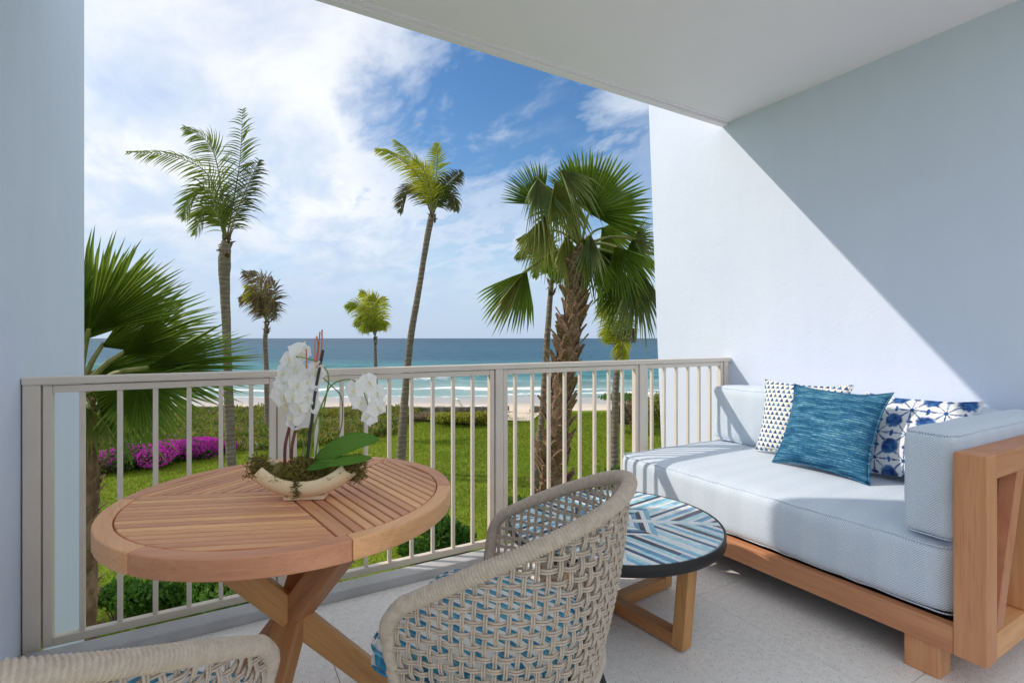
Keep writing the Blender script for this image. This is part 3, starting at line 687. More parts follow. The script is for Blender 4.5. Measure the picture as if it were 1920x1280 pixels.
def stubs(par, org, c, r, n, t0, t1, size):
    if 'm' not in stub_me:
        v = [(-.5, 0, 0), (.5, 0, 0), (.42, .16, .45), (-.42, .16, .45), (-.16, .55, 1.05), (.18, .5, 1.0), (0, -.02, .5), (-.3, .28, .5), (.3, .28, .5), (0, .62, 1.0)]
        f = [(0, 1, 2, 3), (3, 2, 5, 4), (0, 3, 7), (1, 8, 2), (0, 7, 8, 1), (7, 4, 9), (8, 9, 5), (7, 9, 8), (3, 4, 7), (2, 8, 5), (4, 5, 9)]
        me = bpy.data.meshes.new('leaf_base'); me.from_pydata(v, [], f); me.materials.append(M['leaf_base']); stub_me['m'] = me
    m = len(c)
    for i in range(n):
        t = t0 + (t1 - t0) * (i + random.random()) / n; k = int(t * (m - 1)); a = i * 2.399 + random.uniform(-.3, .3)
        o = link('leaf_base', stub_me['m'], None, par); e = Vector((math.cos(a), math.sin(a), 0)); s = size * random.uniform(.7, 1.25)
        o.location = c[k] + e * r[k] * .86 - org; o.rotation_euler = (random.uniform(-.35, .15), random.uniform(-.3, .3), a - math.pi / 2); o.scale = (s * .8, s * random.uniform(.6, 1.1), s)
def fan_palm(name, label, d, path, nst, stsize, leaves_, crown, t0=0.02):
    org = P(path[0][0], path[0][1], d); o = empty(name, org, label, 'palm tree')
    c, r = palm_trunk(o, path, d, 'fan_bark', org, .2, .06, .86); stubs(o, org, c, r, nst, t0, 1.0, stsize)
    root = P(*crown, d)
    for i, (hx, hy, dd, ang, span, rp, mt, kw) in enumerate(leaves_):
        if mt == 'fan_pale': kw = dict(kw, split=.36, jit=.22, n=kw['n'] + 6)
        fan(o, org, P(hx, hy, d + dd), ang, span, rp / 960 * d, mt, root=root, seed=i + 3, **kw)
    return o
D_ = dict
fan_palm('shaggy_fan_palm', 'fan palm with shaggy brown trunk and big fan leaves by the white wall end', 11.0,
    [(1027, 1002, 56), (1034, 920, 52), (1042, 850, 50), (1050, 760, 47), (1062, 680, 40), (1074, 600, 36), (1083, 530, 33), (1088, 480, 26)], 190, .34,
    [(1104, 400, .15, 52, 160, 138, 'fan_green', D_(n=40, yaw=.15, droop=.04, split=.62)), (1016, 385, .5, 125, 95, 104, 'fan_green', D_(n=26, yaw=-.3, droop=.06)),
     (1008, 335, -.5, 265, 80, 112, 'fan_pale', D_(n=16, yaw=.5, droop=.22, split=.62, cup=.5)), (1050, 318, -.6, 318, 75, 92, 'fan_pale', D_(n=15, yaw=.4, droop=.45, split=.5, cup=.4)), (1040, 340, -.45, 285, 70, 110, 'fan_old', D_(n=16, yaw=.3, droop=.25, cup=.4)),
     (988, 508, -.3, 240, 82, 118, 'fan_green', D_(n=22, yaw=-.1, droop=.12, split=.6)), (985, 508, -.32, 238, 22, 112, 'fan_old', D_(n=6, yaw=0, droop=.12, split=.6)),
     (1196, 505, .1, 268, 72, 150, 'fan_pale', D_(n=22, yaw=.2, droop=.12, split=.62, cup=.35)), (1190, 505, .3, 262, 95, 135, 'fan_green', D_(n=24, yaw=-.2, droop=.12)), (1188, 448, .25, 5, 130, 70, 'fan_pale', D_(n=22, yaw=.3, droop=.2)), (1175, 470, .5, -10, 150, 90, 'fan_green', D_(n=26, yaw=.4, droop=.3)),
     (1125, 470, .3, 300, 100, 105, 'fan_green', D_(n=24, yaw=.5, droop=.25)), (1150, 500, .35, 285, 90, 100, 'fan_old', D_(n=20, yaw=-.5, droop=.3)), (1062, 440, -.2, 272, 75, 105, 'fan_old', D_(n=18, yaw=.6, droop=.2)), (1022, 405, -.3, 255, 70, 95, 'fan_old', D_(n=18, yaw=-.3, droop=.2)), (1092, 445, -.35, 292, 45, 118, 'fan_green', D_(n=14, yaw=.2, droop=.15)), (1060, 400, .4, 150, 120, 95, 'fan_green', D_(n=26, yaw=.5, droop=.3)), (1030, 430, .1, 262, 60, 90, 'fan_green', D_(n=14, yaw=.4, droop=.2)), (1128, 428, .5, 325, 130, 98, 'fan_green', D_(n=26, yaw=.3, droop=.2)), (1152, 462, -.2, 300, 90, 100, 'fan_green', D_(n=20, yaw=-.2, droop=.25)), (1078, 372, .6, 85, 120, 92, 'fan_green', D_(n=26, yaw=-.2, droop=.1)), (1108, 440, -.4, 268, 60, 92, 'fan_pale', D_(n=14, yaw=-.3, droop=.2, cup=.3)),], (1090, 462))
fan_palm('near_fan_palm', 'near fan palm with broad dark green fans reaching over the railing by the side wall', 5.2,
    [(140, 1400, 84), (142, 1250, 78), (143, 1100, 74), (146, 950, 70), (146, 830, 66), (148, 760, 60)], 110, .13,
    [(150, 640, .2, 74, 110, 236, 'fan_green', D_(n=34, yaw=.1, droop=.03, split=.6)), (165, 625, -.15, 48, 70, 205, 'fan_green', D_(n=24, yaw=.3, droop=.05, split=.58)), (190, 650, .25, 25, 70, 225, 'fan_green', D_(n=26, yaw=.5, droop=.06, split=.5)), (225, 665, .1, 22, 60, 205, 'fan_green', D_(n=22, yaw=.2, droop=.10, split=.45)),
     (270, 690, -.05, 3, 62, 215, 'fan_green', D_(n=24, yaw=.2, droop=.02, split=.45)), (262, 712, -.1, 305, 150, 135, 'fan_green', D_(n=34, yaw=.2, droop=.05, split=.45)), (258, 708, -.05, 232, 80, 125, 'fan_green', D_(n=20, yaw=-.2, droop=.06)), (200, 690, .3, 260, 140, 130, 'fan_green', D_(n=30, yaw=.3, droop=.1)), (175, 700, .1, 340, 120, 200, 'fan_green', D_(n=32, yaw=.4, droop=.1)),
     (120, 640, 0, 120, 120, 210, 'fan_green', D_(n=30, yaw=.2, droop=.1)), (110, 720, 0, 210, 140, 180, 'fan_green', D_(n=30, yaw=.2, droop=.1)), (165, 760, -.2, 285, 60, 95, 'fan_old', D_(n=16, yaw=.2, droop=.1))], (146, 745))

# ------------------------------------------------------------------ round dining table
DTX, DTY, DTR, DTZ = 0.204, 1.698, 0.480, 0.75
t = empty('dining_table', (DTX, DTY, 0), 'round slatted teak dining table on crossed beam legs', 'table')
def arc_seg(name, r0, r1, a0, a1, z0, z1, mt, par, n=14, bev=.004):
    v = []; f = []
    for i in range(n + 1):
        a = a0 + (a1 - a0) * i / n; c, s = math.cos(a), math.sin(a)
        v += [(r0 * c, r0 * s, z0), (r1 * c, r1 * s, z0), (r1 * c, r1 * s, z1), (r0 * c, r0 * s, z1)]
        if i:
            o = 4 * (i - 1)
            for k in range(4): l = (k + 1) % 4; f.append((o + k, o + l, o + 4 + l, o + 4 + k))
    f += [(0, 3, 2, 1), (4 * n, 4 * n + 1, 4 * n + 2, 4 * n + 3)]
    # lay the segment along its own x axis so the grain follows it
    am = (a0 + a1) / 2; R_ = Matrix.Rotation(-(am + math.pi / 2), 4, 'Z'); v = [R_ @ Vector(p) for p in v]
    o = mesh(name, v, f, mt, par); o.rotation_euler.z = am + math.pi / 2
    bm = bmesh.new(); bm.from_mesh(o.data); bmesh.ops.recalc_face_normals(bm, faces=bm.faces[:])
    es = [e for e in bm.edges if len(e.link_faces) == 2 and e.calc_face_angle(0) > .5]; bmesh.ops.bevel(bm, geom=es, offset=bev, segments=2, profile=.5, affect='EDGES'); bm.to_mesh(o.data); bm.free()
    return o
def cam_angle(px, py, z):                 # bearing of a pixel at height z, seen from the table centre
    p = P(px, py, (EYE.z - z) * 960 / (py - 634)); return math.atan2(p.y - DTY, p.x - DTX)
DV = [cam_angle(270, 931, DTZ), cam_angle(660, 1009, DTZ), cam_angle(712, 864, DTZ)]
da = DV[1]; DV = [da - 2 * math.pi / 3, da, da + 2 * math.pi / 3]
RW = .042
for i in range(6):
    a0 = da + i * math.pi / 3; arc_seg('rim_segment', DTR - RW, DTR, a0 + .0015, a0 + math.pi / 3 - .0015, DTZ - .052, DTZ, 'teakx', t)
IR = DTR - RW - .002; DW = .036
for i, a in enumerate(DV):
    o = mesh('divider', *box(.0215, IR - .001, -DW / 2, DW / 2, DTZ - .026, DTZ - .0005), 'teakx', t); bevel(o.data, .002, 1, False); o.rotation_euler.z = a
v = [(.020 * math.cos(da + (k + .5) * math.pi / 3), .020 * math.sin(da + (k + .5) * math.pi / 3)) for k in range(6)]
mesh('hub', [(x, y, DTZ - .026) for x, y in v] + [(x, y, DTZ - .001) for x, y in v], [tuple(range(5, -1, -1)), tuple(range(6, 12))] + [(k, (k + 1) % 6, 6 + (k + 1) % 6, 6 + k) for k in range(6)], 'teakx', t)
SLW, GAP = .0230, .0060
for a in DV:                              # pinwheel: slats run parallel to the divider on one side of each sector
    y = DW / 2 + GAP
    while y + SLW < IR * .995:
        ya, yb = y, y + SLW
        # the neighbouring divider runs at +120 degrees: keep clear of it
        ct = math.cos(2 * math.pi / 3) / math.sin(2 * math.pi / 3); off = (DW / 2 + GAP) / math.sin(2 * math.pi / 3)
        xa0, xb0 = ya * ct + off, yb * ct + off; xa1, xb1 = math.sqrt(max(IR * IR - ya * ya, 0)), math.sqrt(max(IR * IR - yb * yb, 0))
        v = [(x_, y_, z_) for z_ in (DTZ - .024, DTZ - .001) for x_, y_ in ((xa0, ya), (xa1 - .002, ya), (xb1 - .002, yb), (xb0, yb))]
        o = mesh('slat', v, [(3, 2, 1, 0), (4, 5, 6, 7), (0, 1, 5, 4), (1, 2, 6, 5), (2, 3, 7, 6), (3, 0, 4, 7)], 'teakx', t); bevel(o.data, .0018, 1, False); o.rotation_euler.z = a
        y += SLW + GAP
for i in range(3):
    a = DV[i] + rad(60); o = mesh('under_bar', *box(-.36, .36, -.03, .03, DTZ - .052, DTZ - .028 - i * .0015), 'teakx', t); o.rotation_euler.z = a
    o.data.transform(Matrix.Translation((0, 0, 0)))
KN = .44                                   # height where the three beams cross
for i, aa in enumerate((38, 152, 268)):    # bearing of each foot in camera plan
    dr = RT * math.cos(rad(aa)) + FW * math.sin(rad(aa)); top = -dr * .285 + UP * (DTZ - .054); ft = dr * .33
    L = (ft - top).length; tt = (ft - top).normalized(); s = tt.cross(UP).normalized(); u = s.cross(tt)
    v = []
    for z in (DTZ - .054, 0.0):            # beam cut level at top and foot
        for p, q in ((-1, -1), (1, -1), (1, 1), (-1, 1)):
            b = top + s * (p * .040) + u * (q * .036); b = b + tt * ((z - b.z) / tt.z); v.append(b)
    R_ = Matrix((tt, s, u)).transposed().to_4x4(); Ri = R_.inverted()
    o = mesh('leg', [Ri @ p for p in v], [(0, 3, 2, 1), (4, 5, 6, 7), (0, 1, 5, 4), (1, 2, 6, 5), (2, 3, 7, 6), (3, 0, 4, 7)], 'table_wood_long', t); o.matrix_local = R_; bevel(o.data, .004, 2, False)

# ------------------------------------------------------------------ low mosaic table
CTX, CTY, CTR, CTZ = 1.545, 1.765, 0.462, 0.405
t = empty('coffee_table', (CTX, CTY, 0), 'low round table with a blue and white mosaic top and wooden legs', 'table')
v, f = tube([(0, 0, CTZ - .042), (0, 0, CTZ - .004)], CTR, 96); o = mesh('base_disc', v, f, 'black', t)
arc = []; n = 120
rp = []; prof = [(CTR - .012, CTZ - .044), (CTR + .004, CTZ - .044), (CTR + .008, CTZ - .040), (CTR + .008, CTZ - .002), (CTR + .006, CTZ + .001), (CTR + .001, CTZ + .001), (CTR, CTZ - .004)]
V = [(r * math.cos(2 * math.pi * i / n), r * math.sin(2 * math.pi * i / n), z) for i in range(n) for r, z in prof]; k = len(prof)
F = [(i * k + j, ((i + 1) % n) * k + j, ((i + 1) % n) * k + j + 1, i * k + j + 1) for i in range(n) for j in range(k - 1)]
mesh('rim', V, F, 'dark_metal', t, True)
mesh('grout_bed', *tube([(0, 0, CTZ - .004), (0, 0, CTZ - .0022)], CTR - .002, 96), 'grout', t)
def piece(poly, col, par):
    z0, z1 = CTZ - .0025, CTZ + random.uniform(-.0004, .0004); n = len(poly)
    c = Vector((sum(p[0] for p in poly) / n, sum(p[1] for p in poly) / n, 0))
    v = [Vector((x, y, z0)) - c for x, y in poly] + [Vector((x, y, z1)) - c for x, y in poly]
    o = mesh('mosaic_tile', v, [tuple(range(n)), tuple(range(n, 2 * n))[::1]] + [(k, (k + 1) % n, n + (k + 1) % n, n + k) for k in range(n)], 'mosaic%d' % col, par, loc=c)
    bm = bmesh.new(); bm.from_mesh(o.data); bmesh.ops.recalc_face_normals(bm, faces=bm.faces[:]); bm.to_mesh(o.data); bm.free()
def clip(poly, a, b, c):                  # keep a*x + b*y <= c
    out = []
    for i, p in enumerate(poly):
        q = poly[(i + 1) % len(poly)]; dp, dq = a * p[0] + b * p[1] - c, a * q[0] + b * q[1] - c
        if dp <= 0: out.append(p)
        if (dp < 0 < dq) or (dq < 0 < dp): k = dp / (dp - dq); out.append((p[0] + (q[0] - p[0]) * k, p[1] + (q[1] - p[1]) * k))
    return out
def area(p): return abs(sum(p[i][0] * p[(i + 1) % len(p)][1] - p[(i + 1) % len(p)][0] * p[i][1] for i in range(len(p)))) / 2
TR = CTR - .004; g = .0008; a45 = math.pi / 4
inner = [0, 6, 3, 5, 1, 4, 6, 2]; outer = [[5, 3, 6, 0, 4, 6, 2, 5, 1, 6, 4, 3, 6, 0, 5], [6, 4, 5, 1, 6, 3, 6, 0, 4, 5, 2, 6, 1, 4, 6]]
for sec in range(8):                      # eight mirrored wedges: nested squares at the centre, straight strips outside
    th0 = rad(8) + (sec + sec % 2) * a45; sg = -1 if sec % 2 else 1
    def X(p): c, e = math.cos(th0), math.sin(th0); x, y = p[0], p[1] * sg; return (x * c - y * e, x * e + y * c)
    wedge = [(0, 0)] + [(TR * math.cos(a45 * i / 7), TR * math.sin(a45 * i / 7)) for i in range(8)]
    wedge = clip(wedge, 0, -1, -g)
    def put(p, col):
        if len(p) > 2 and area(p) > 8e-6: piece([X(q) for q in p], col, t)
    bar = clip(clip(wedge, 1, -1, .026), -1, 1, -g); cut = .16 + .05 * (sec // 2 % 2)
    put(clip(bar, 1, 1, .29 - g), 6); put(clip(bar, -1, -1, -.29 - g), 5)
    body = clip(wedge, -1, 1, -.026 - 2 * g); sq = .0; i = 0
    while sq < .24:                       # nested squares
        put(clip(clip(body, 1, 1, sq + .030 - g), -1, -1, -sq - g), inner[(i + sec // 2) % 8]); sq += .030; i += 1
    rest = clip(body, -1, -1, -sq - g); y = 0.0; i = 0
    while y < TR * .72:
        w = (.019, .024, .028)[(i * 5 + sec // 2) % 3]; strip = clip(clip(rest, 0, 1, y + w - g), 0, -1, -y - g); cs = outer[(sec // 2) % 2][i % 15]
        m_ = .30 + .05 * ((i * 7 + sec) % 3) if i < 9 else 1.0
        put(clip(strip, 1, 0, m_ - g), cs); put(clip(strip, -1, 0, -m_ - g), cs if (i + sec) % 4 else max(2, cs - 1)); y += w; i += 1
for k, a in enumerate((rad(-84), rad(6), rad(96), rad(186))):      # two crossed frames: legs and floor bars
    hw = .029; z0, z1, r0, r1, tk = .010, CTZ - .045, .330, .362, .052
    pr = [(r0, z0), (r0 + tk, z0), (r1 + tk, z1), (r1, z1)]; v = [Vector((q, e * hw, z)) for e in (-1, 1) for q, z in pr]
    o = mesh('leg', v, [(0, 1, 2, 3), (7, 6, 5, 4), (0, 4, 5, 1), (1, 5, 6, 2), (2, 6, 7, 3), (3, 7, 4, 0)], 'table_wood_upright', t); bevel(o.data, .003, 2, False); o.rotation_euler.z = a
    o = mesh('floor_bar', *box(.0300, .3325, -hw + .001, hw - .001, .010, .062), 'table_wood_long', t); bevel(o.data, .003, 2, False); o.rotation_euler.z = a
    o = mesh('foot_pad', *tube([(.355, 0, 0), (.355, 0, .0098)], .014, 10), 'black', t); o.rotation_euler.z = a
o = mesh('hub_block', *box(-.0293, .0293, -.0293, .0293, .010, .0625), 'table_wood_long', t); bevel(o.data, .002, 1, False); o.rotation_euler.z = rad(6)

# ------------------------------------------------------------------ woven rope chairs
CW, CL, ZA, ZB, CE, CK = .317, .488, .601, .844, 2.6, .87
BW, BL, BZ = .262, .405, .375
NT = 400
_t = np.linspace(0, math.pi, 4001); _c, _s = np.cos(_t), np.sin(_t)
_u = np.sign(_c) * np.abs(_c) ** (2 / CE); _v = np.abs(_s) ** (2 / CE)
_len = np.r_[0, np.cumsum(np.hypot(np.diff(_u * CW), np.diff(_v * CL)))]; ARC = _len[-1]
def shell_top(a):                         # a: arc length along the rim from one arm front to the other
    u = np.interp(a, _len, _u); v = np.interp(a, _len, _v); z = ZA + (ZB - ZA) * v ** CK
    return Vector((-CL * v, CW * u, z)), Vector((-BL * v - .004, BW * u, BZ))
def shell(a, z):
    tp, bt = shell_top(a); s = (z - BZ) / (tp.z - BZ); p = bt.lerp(tp, s); return p + shell_n(a) * .012 * math.sin(math.pi * min(1, max(0, s)))
def shell_n(a):
    e = .004; p = shell_top(min(a + e, ARC))[0]; q = shell_top(max(a - e, 0))[0]; t_ = (p - q); t_.z = 0; n_ = Vector((t_.y, -t_.x, 0)).normalized()
    c = Vector((-.2, 0, 0)); m_ = shell_top(a)[0]; m_ = Vector((m_.x, m_.y, 0)) - c
    return n_ if n_.dot(m_) > 0 else -n_
def wrap_tube(path, r, per=.0080, samples=4):
    L = sum((path[i + 1] - path[i]).length for i in range(len(path) - 1)); n = int(L / per * samples); pts = spline(path, n)
    dl = L / n; ph_ = [0.0]
    for i in range(1, n): ph_.append(ph_[-1] + (pts[i] - pts[i - 1]).length / per)
    irr = [1 + .035 * math.sin(i * .013) + .03 * math.sin(i * .041 + 1) for i in range(n)]
    return tube(pts, lambda i, a: r * irr[i] * (.85 + .19 * abs(math.sin(math.pi * (ph_[i] - a / 6.2832 * 1.0)))), 12)
def make_chair(label, group):
    t = empty('rope_armchair', (0, 0, 0), label, 'chair', group)
    # rope wrapped frame
    rim = [shell_top(a)[0] for a in np.linspace(.035, ARC - .035, 60)]
    def post(sg):
        y = sg * CW; return [Vector((.006, sg * (BW + .004), BZ)), Vector((.006, sg * (BW + .3 * (CW - BW)), BZ + .07)), Vector((.006, sg * (BW + .75 * (CW - BW)), BZ + .16)), Vector((-.002, sg * CW, ZA - .018))]
    mesh('top_frame', *wrap_tube(post(1) + rim + post(-1)[::-1], .0190), 'rope', t, True)
    bot = [shell_top(a)[1] for a in np.linspace(0, ARC, 50)]
    mesh('bottom_frame', *wrap_tube(bot, .0175), 'rope', t, True)
    mesh('front_rail', *wrap_tube([Vector((.004, BW, BZ)), Vector((.012, 0, BZ - .004)), Vector((.004, -BW, BZ))], .0165), 'rope', t, True)
    nv = 49; av = [ARC * (k + .75) / (nv + .5) for k in range(nv)]; zs = [BZ + .034 + .0285 * j for j in range(17)]
    rr, amp, gp_ = .0027, .0040, .0029
    def pair(pts, offs, nrm):
        parts = []
        for sg in (-1, 1): parts.append(tube([p + o * (sg * gp_) for p, o in zip(pts, offs)], rr, 5))
        return join(parts)
    for k, a in enumerate(av):
        zt = shell_top(a)[0].z; n_ = shell_n(a); pts = [shell(a, BZ + .004)]
        for j, z in enumerate(zs):
            if z > zt - .018: break
            pts.append(shell(a, z) + n_ * amp * (1 if (j + k) % 2 else -1))
        pts.append(shell(a, zt - .004)); pts = spline(pts, len(pts) * 2 + 1)
        tg = Vector((-n_.y, n_.x, 0)); mesh('vertical_strand', *pair(pts, [tg] * len(pts), n_), 'rope', t, True)
    for j, z in enumerate(zs):
        run = [k for k, a in enumerate(av) if shell_top(a)[0].z - .016 > z]
        if len(run) < 4: continue
        pts = []
        k0, k1 = run[0], run[-1]
        def end(k, d):                   # strand meets the rim (or the front post)
            a = av[k] + d * ARC / nv * .7; a = min(max(a, .0), ARC); return shell(a, min(z, shell_top(a)[0].z - .002))
        pts.append(end(k0, -1))
        for k in run: pts.append(shell(av[k], z + random.uniform(-.0012, .0012)) + shell_n(av[k]) * amp * (-1 if (j + k) % 2 else 1))
        pts.append(end(k1, 1)); pts = spline(pts, len(pts) * 2 + 1)
        mesh('horizontal_strand', *pair(pts, [UP] * len(pts), None), 'rope', t, True)
    # cushion
    V = []; F = []; n = 64; prof = [(0, .0), (.86, .0), (.97, .010), (1.0, .030), (1.0, .048), (.965, .070), (.88, .082), (.6, .090), (.25, .092)]
    for r, z in prof:
        for i in range(n):
            a = 2 * math.pi * i / n; c, s = math.cos(a), math.sin(a); x = np.sign(c) * abs(c) ** .36; y = np.sign(s) * abs(s) ** .36
            wdt = .250 * (1 if x > 0 else 1 - .34 * x * x); V.append((-.112 + .248 * r * x, wdt * r * y, BZ + .012 + z))
    for j in range(len(prof) - 1):
        for i in range(n): F.append((j * n + i, j * n + (i + 1) % n, (j + 1) * n + (i + 1) % n, (j + 1) * n + i))
    F.append(tuple((len(prof) - 1) * n + i for i in range(n)))
    cu = mesh('seat_cushion', V, F, 'stripe_fabric', t, True)
    for z in (.012 + .022, .012 + .064):
        q = []
        for i in range(n):
            a = 2 * math.pi * i / n; c, s = math.cos(a), math.sin(a); x = np.sign(c) * abs(c) ** .36; y = np.sign(s) * abs(s) ** .36
            q.append(Vector((-.112 + .249 * x, .251 * (1 if x > 0 else 1 - .34 * x * x) * y, BZ + z)))
        mesh('piping', *tube(q, .0045, 6, closed=True), 'stripe_fabric', cu, True)
    mesh('seat_base', *box(-.36, -.01, -.22, .22, BZ - .022, BZ + .0105), 'dark_metal', t)
    for sx, sy in ((1, 1), (1, -1), (-1, 1), (-1, -1)):
        x0, x1 = (-.05, .015) if sx > 0 else (-.34, -.455)
        mesh('leg', *tube([(x0, sy * .19, BZ - .02), (x1, sy * .235, .0)], [.0125, .0095], 10), 'dark_metal', t, True)
    mesh('cross_bar', *tube([(-.375, -.204, .25), (-.375, .204, .25)], .008, 8), 'dark_metal', t, True)
    mesh('cross_bar', *tube([(-.375, .204, .27), (-.026, .204, .27)], .008, 8), 'dark_metal', t, True)
    mesh('cross_bar', *tube([(-.375, -.204, .27), (-.026, -.204, .27)], .008, 8), 'dark_metal', t, True)
    return t
def copy_tree(o, parent=None):
    c = o.copy(); COL.objects.link(c); c.parent = parent
    for ch in list(o.children): copy_tree(ch, c)
    return c
ch1 = make_chair('taupe woven rope armchair between the dining table and the low mosaic table', 'woven rope armchairs at the dining table')
ch2 = copy_tree(ch1); ch2['label'] = 'taupe woven rope armchair mostly cut off, its arm in front of the crossed table legs'
def place(o, r, d, ang): o.location = RT * r + FW * d; o.rotation_euler = (0, 0, rad(ang) - YAW)
place(ch1, -.169, 1.447, math.degrees(2.791)); place(ch2, -.800, 1.043, 86.8)

# ------------------------------------------------------------------ daybed sofa
SX, SY0, SY1, SXB = 2.225, 0.685, 2.53, 3.44
s = empty('daybed_sofa', (SX, SY0, 0), 'pale blue herringbone daybed sofa on a teak frame against the side wall', 'sofa')
def sb(name, b, mt, w=.004, segs=2, par=None):
    cx, cy, cz = (b[0] + b[1]) / 2 - SX, (b[2] + b[3]) / 2 - SY0, (b[4] + b[5]) / 2
    o = mesh(name, *box(b[0] - SX - cx, b[1] - SX - cx, b[2] - SY0 - cy, b[3] - SY0 - cy, b[4] - cz, b[5] - cz), mt, par or s, loc=(cx, cy, cz))
    if w: bevel(o.data, w, segs, False)
    return o
FB, FT = .120, .212
sb('front_rail', (SX, SX + .05, SY0 + .0925, SY1 - .002, FB, FT), 'sofawoody')
sb('back_rail', (SXB - .05, SXB, SY0 + .0925, SY1 - .002, FB, FT), 'sofawoody')
sb('end_rail', (SX + .0505, SXB - .0505, SY1 - .07, SY1 - .003, FB, FT - .002), 'sofawoodx')
sb('deck', (SX + .051, SXB - .051, SY0 + .093, SY1 - .071, FT - .03, FT - .012), 'black', 0)
for x in (SX + .012, SXB - .10):
    for y in (SY0 + .135, SY1 - .28): sb('foot', (x, x + .09, y, y + .11, 0, FB - .0005), 'sofawoodz')
for y in (SY0 + .135, SY1 - .28): sb('foot_bar', (SX + .103, SXB - .101, y + .02, y + .09, .03, FB - .001), 'sofawoodx')
# open lattice arm
AZ = .825; AD = .092
sb('arm_post', (SX - .002, SX + .085, SY0, SY0 + AD, FB - .002, AZ), 'sofawoodz')
sb('arm_post', (SXB - .085, SXB, SY0, SY0 + AD, FB, AZ), 'sofawoodz')
sb('arm_top', (SX + .0855, SXB - .0855, SY0 + .001, SY0 + AD - .001, AZ - .085, AZ - .0008), 'sofawoodx')
sb('arm_bottom', (SX + .0855, SXB - .0855, SY0 + .001, SY0 + AD - .001, FB + .001, FB + .090), 'sofawoodx')
lo, hi = FB + .0905, AZ - .0855
bays = [(SX + .088, SX + .365), (SX + .415, SXB - .415), (SXB - .365, SXB - .088)]
for xa in (SX + .37, SXB - .41): sb('arm_upright', (xa, xa + .04, SY0 + .004, SY0 + AD - .004, lo, hi), 'sofawoodz')
def lattice(xa, za, xb, zb, yo, th):
    a = Vector((xa - SX, yo, za)); b = Vector((xb - SX, yo, zb)); L = (b - a).length; d_ = (b - a).normalized(); w = .062
    hx = w / 2 / abs(d_.z)                # cut level at both ends
    v = [(p.x + q * hx, p.y + e * th / 2, p.z) for p in (a, b) for q, e in ((-1, -1), (1, -1), (1, 1), (-1, 1))]
    m_ = (a + b) / 2; o = mesh('lattice_bar', [Vector(p) - m_ for p in v], [(0, 3, 2, 1), (4, 5, 6, 7), (0, 1, 5, 4), (1, 2, 6, 5), (2, 3, 7, 6), (3, 0, 4, 7)], 'sofawoodz', s, loc=m_); bevel(o.data, .003, 1, False)
for xa, xb in bays:
    lattice(xa + .036, lo, xb - .036, hi, .030, .048); lattice(xb - .036, lo, xa + .036, hi, .0745, .026)
def cushion(name, b, r, mt='sofa_fabric', puff=.012, piped=True):
    x0, x1, y0, y1, z0, z1 = b; cx, cy, cz = (x0 + x1) / 2 - SX, (y0 + y1) / 2 - SY0, (z0 + z1) / 2; hx, hy, hz = (x1 - x0) / 2, (y1 - y0) / 2, (z1 - z0) / 2
    o = mesh(name, *box(-hx, hx, -hy, hy, -hz, hz), mt, s, loc=(cx, cy, cz)); bm = bmesh.new(); bm.from_mesh(o.data)
    bmesh.ops.subdivide_edges(bm, edges=bm.edges[:], cuts=14, use_grid_fill=True)
    sd = random.uniform(0, 9)
    for v in bm.verts:
        c = v.co; q = Vector((max(-hx + r, min(hx - r, c.x)), max(-hy + r, min(hy - r, c.y)), max(-hz + r, min(hz - r, c.z)))); d = c - q
        if d.length > 1e-6: v.co = q + d.normalized() * r
        ax, ay, az = c.x / hx, c.y / hy, c.z / hz
        pf = puff * ((1 - ax * ax) * (1 - ay * ay) + (1 - ay * ay) * (1 - az * az) + (1 - ax * ax) * (1 - az * az))
        v.co += v.co.normalized() * 0 + Vector((ax * pf * (abs(ax) > .98), ay * pf * (abs(ay) > .98), az * pf * (abs(az) > .98)))
        w_ = .0022 * math.sin(c.x * 19 + sd) * math.sin(c.y * 13 + sd * 2) + .0015 * math.sin(c.y * 41 + c.z * 33); v.co += Vector((w_, w_, w_))
    bm.to_mesh(o.data); bm.free(); o.data.polygons.foreach_set('use_smooth', [True] * len(o.data.polygons))
    md = o.modifiers.new('sub', 'SUBSURF'); md.levels = 1; md.render_levels = 1
    k = r * .29; qx, qy, qz = hx - k, hy - k, hz - k
    for sg in (1, -1):
        ring = []
        for ci, (ex_, ey_) in enumerate(((1, 1), (-1, 1), (-1, -1), (1, -1))):
            for j in range(7):
                an = rad(90 * ci + 15 * j); ring.append(Vector((ex_ * (qx - r) + r * math.cos(an), ey_ * (qy - r) + r * math.sin(an), sg * qz)))
        path = []
        for j, p in enumerate(ring):
            q = ring[(j + 1) % len(ring)]; m_ = max(1, int((q - p).length / .06))
            for e in range(m_):
                c = p.lerp(q, e / m_); w_ = .0022 * math.sin(c.x * 19 + sd) * math.sin(c.y * 13 + sd * 2) + .0015 * math.sin(c.y * 41 + c.z * 33); path.append(c + Vector((w_, w_, w_)))
        mesh('seam', *tube(path, .0030, 6, closed=True), mt, o, True)
    return o
cushion('seat_cushion', (SX + .022, SXB - .03, SY0 + .10, SY1 + .005, FT + .002, .482), .055, puff=.008)
cushion('arm_cushion', (SX + .05, SXB - .06, SY0 + .096, SY0 + .275, .484, .880), .035, puff=.006)
cushion('back_cushion', (SXB - .30, SXB - .02, SY0 + .29, SY0 + 1.06, .484, .872), .045)
cushion('back_cushion', (SXB - .30, SXB - .02, SY0 + 1.066, SY1 - .01, .484, .874), .045)

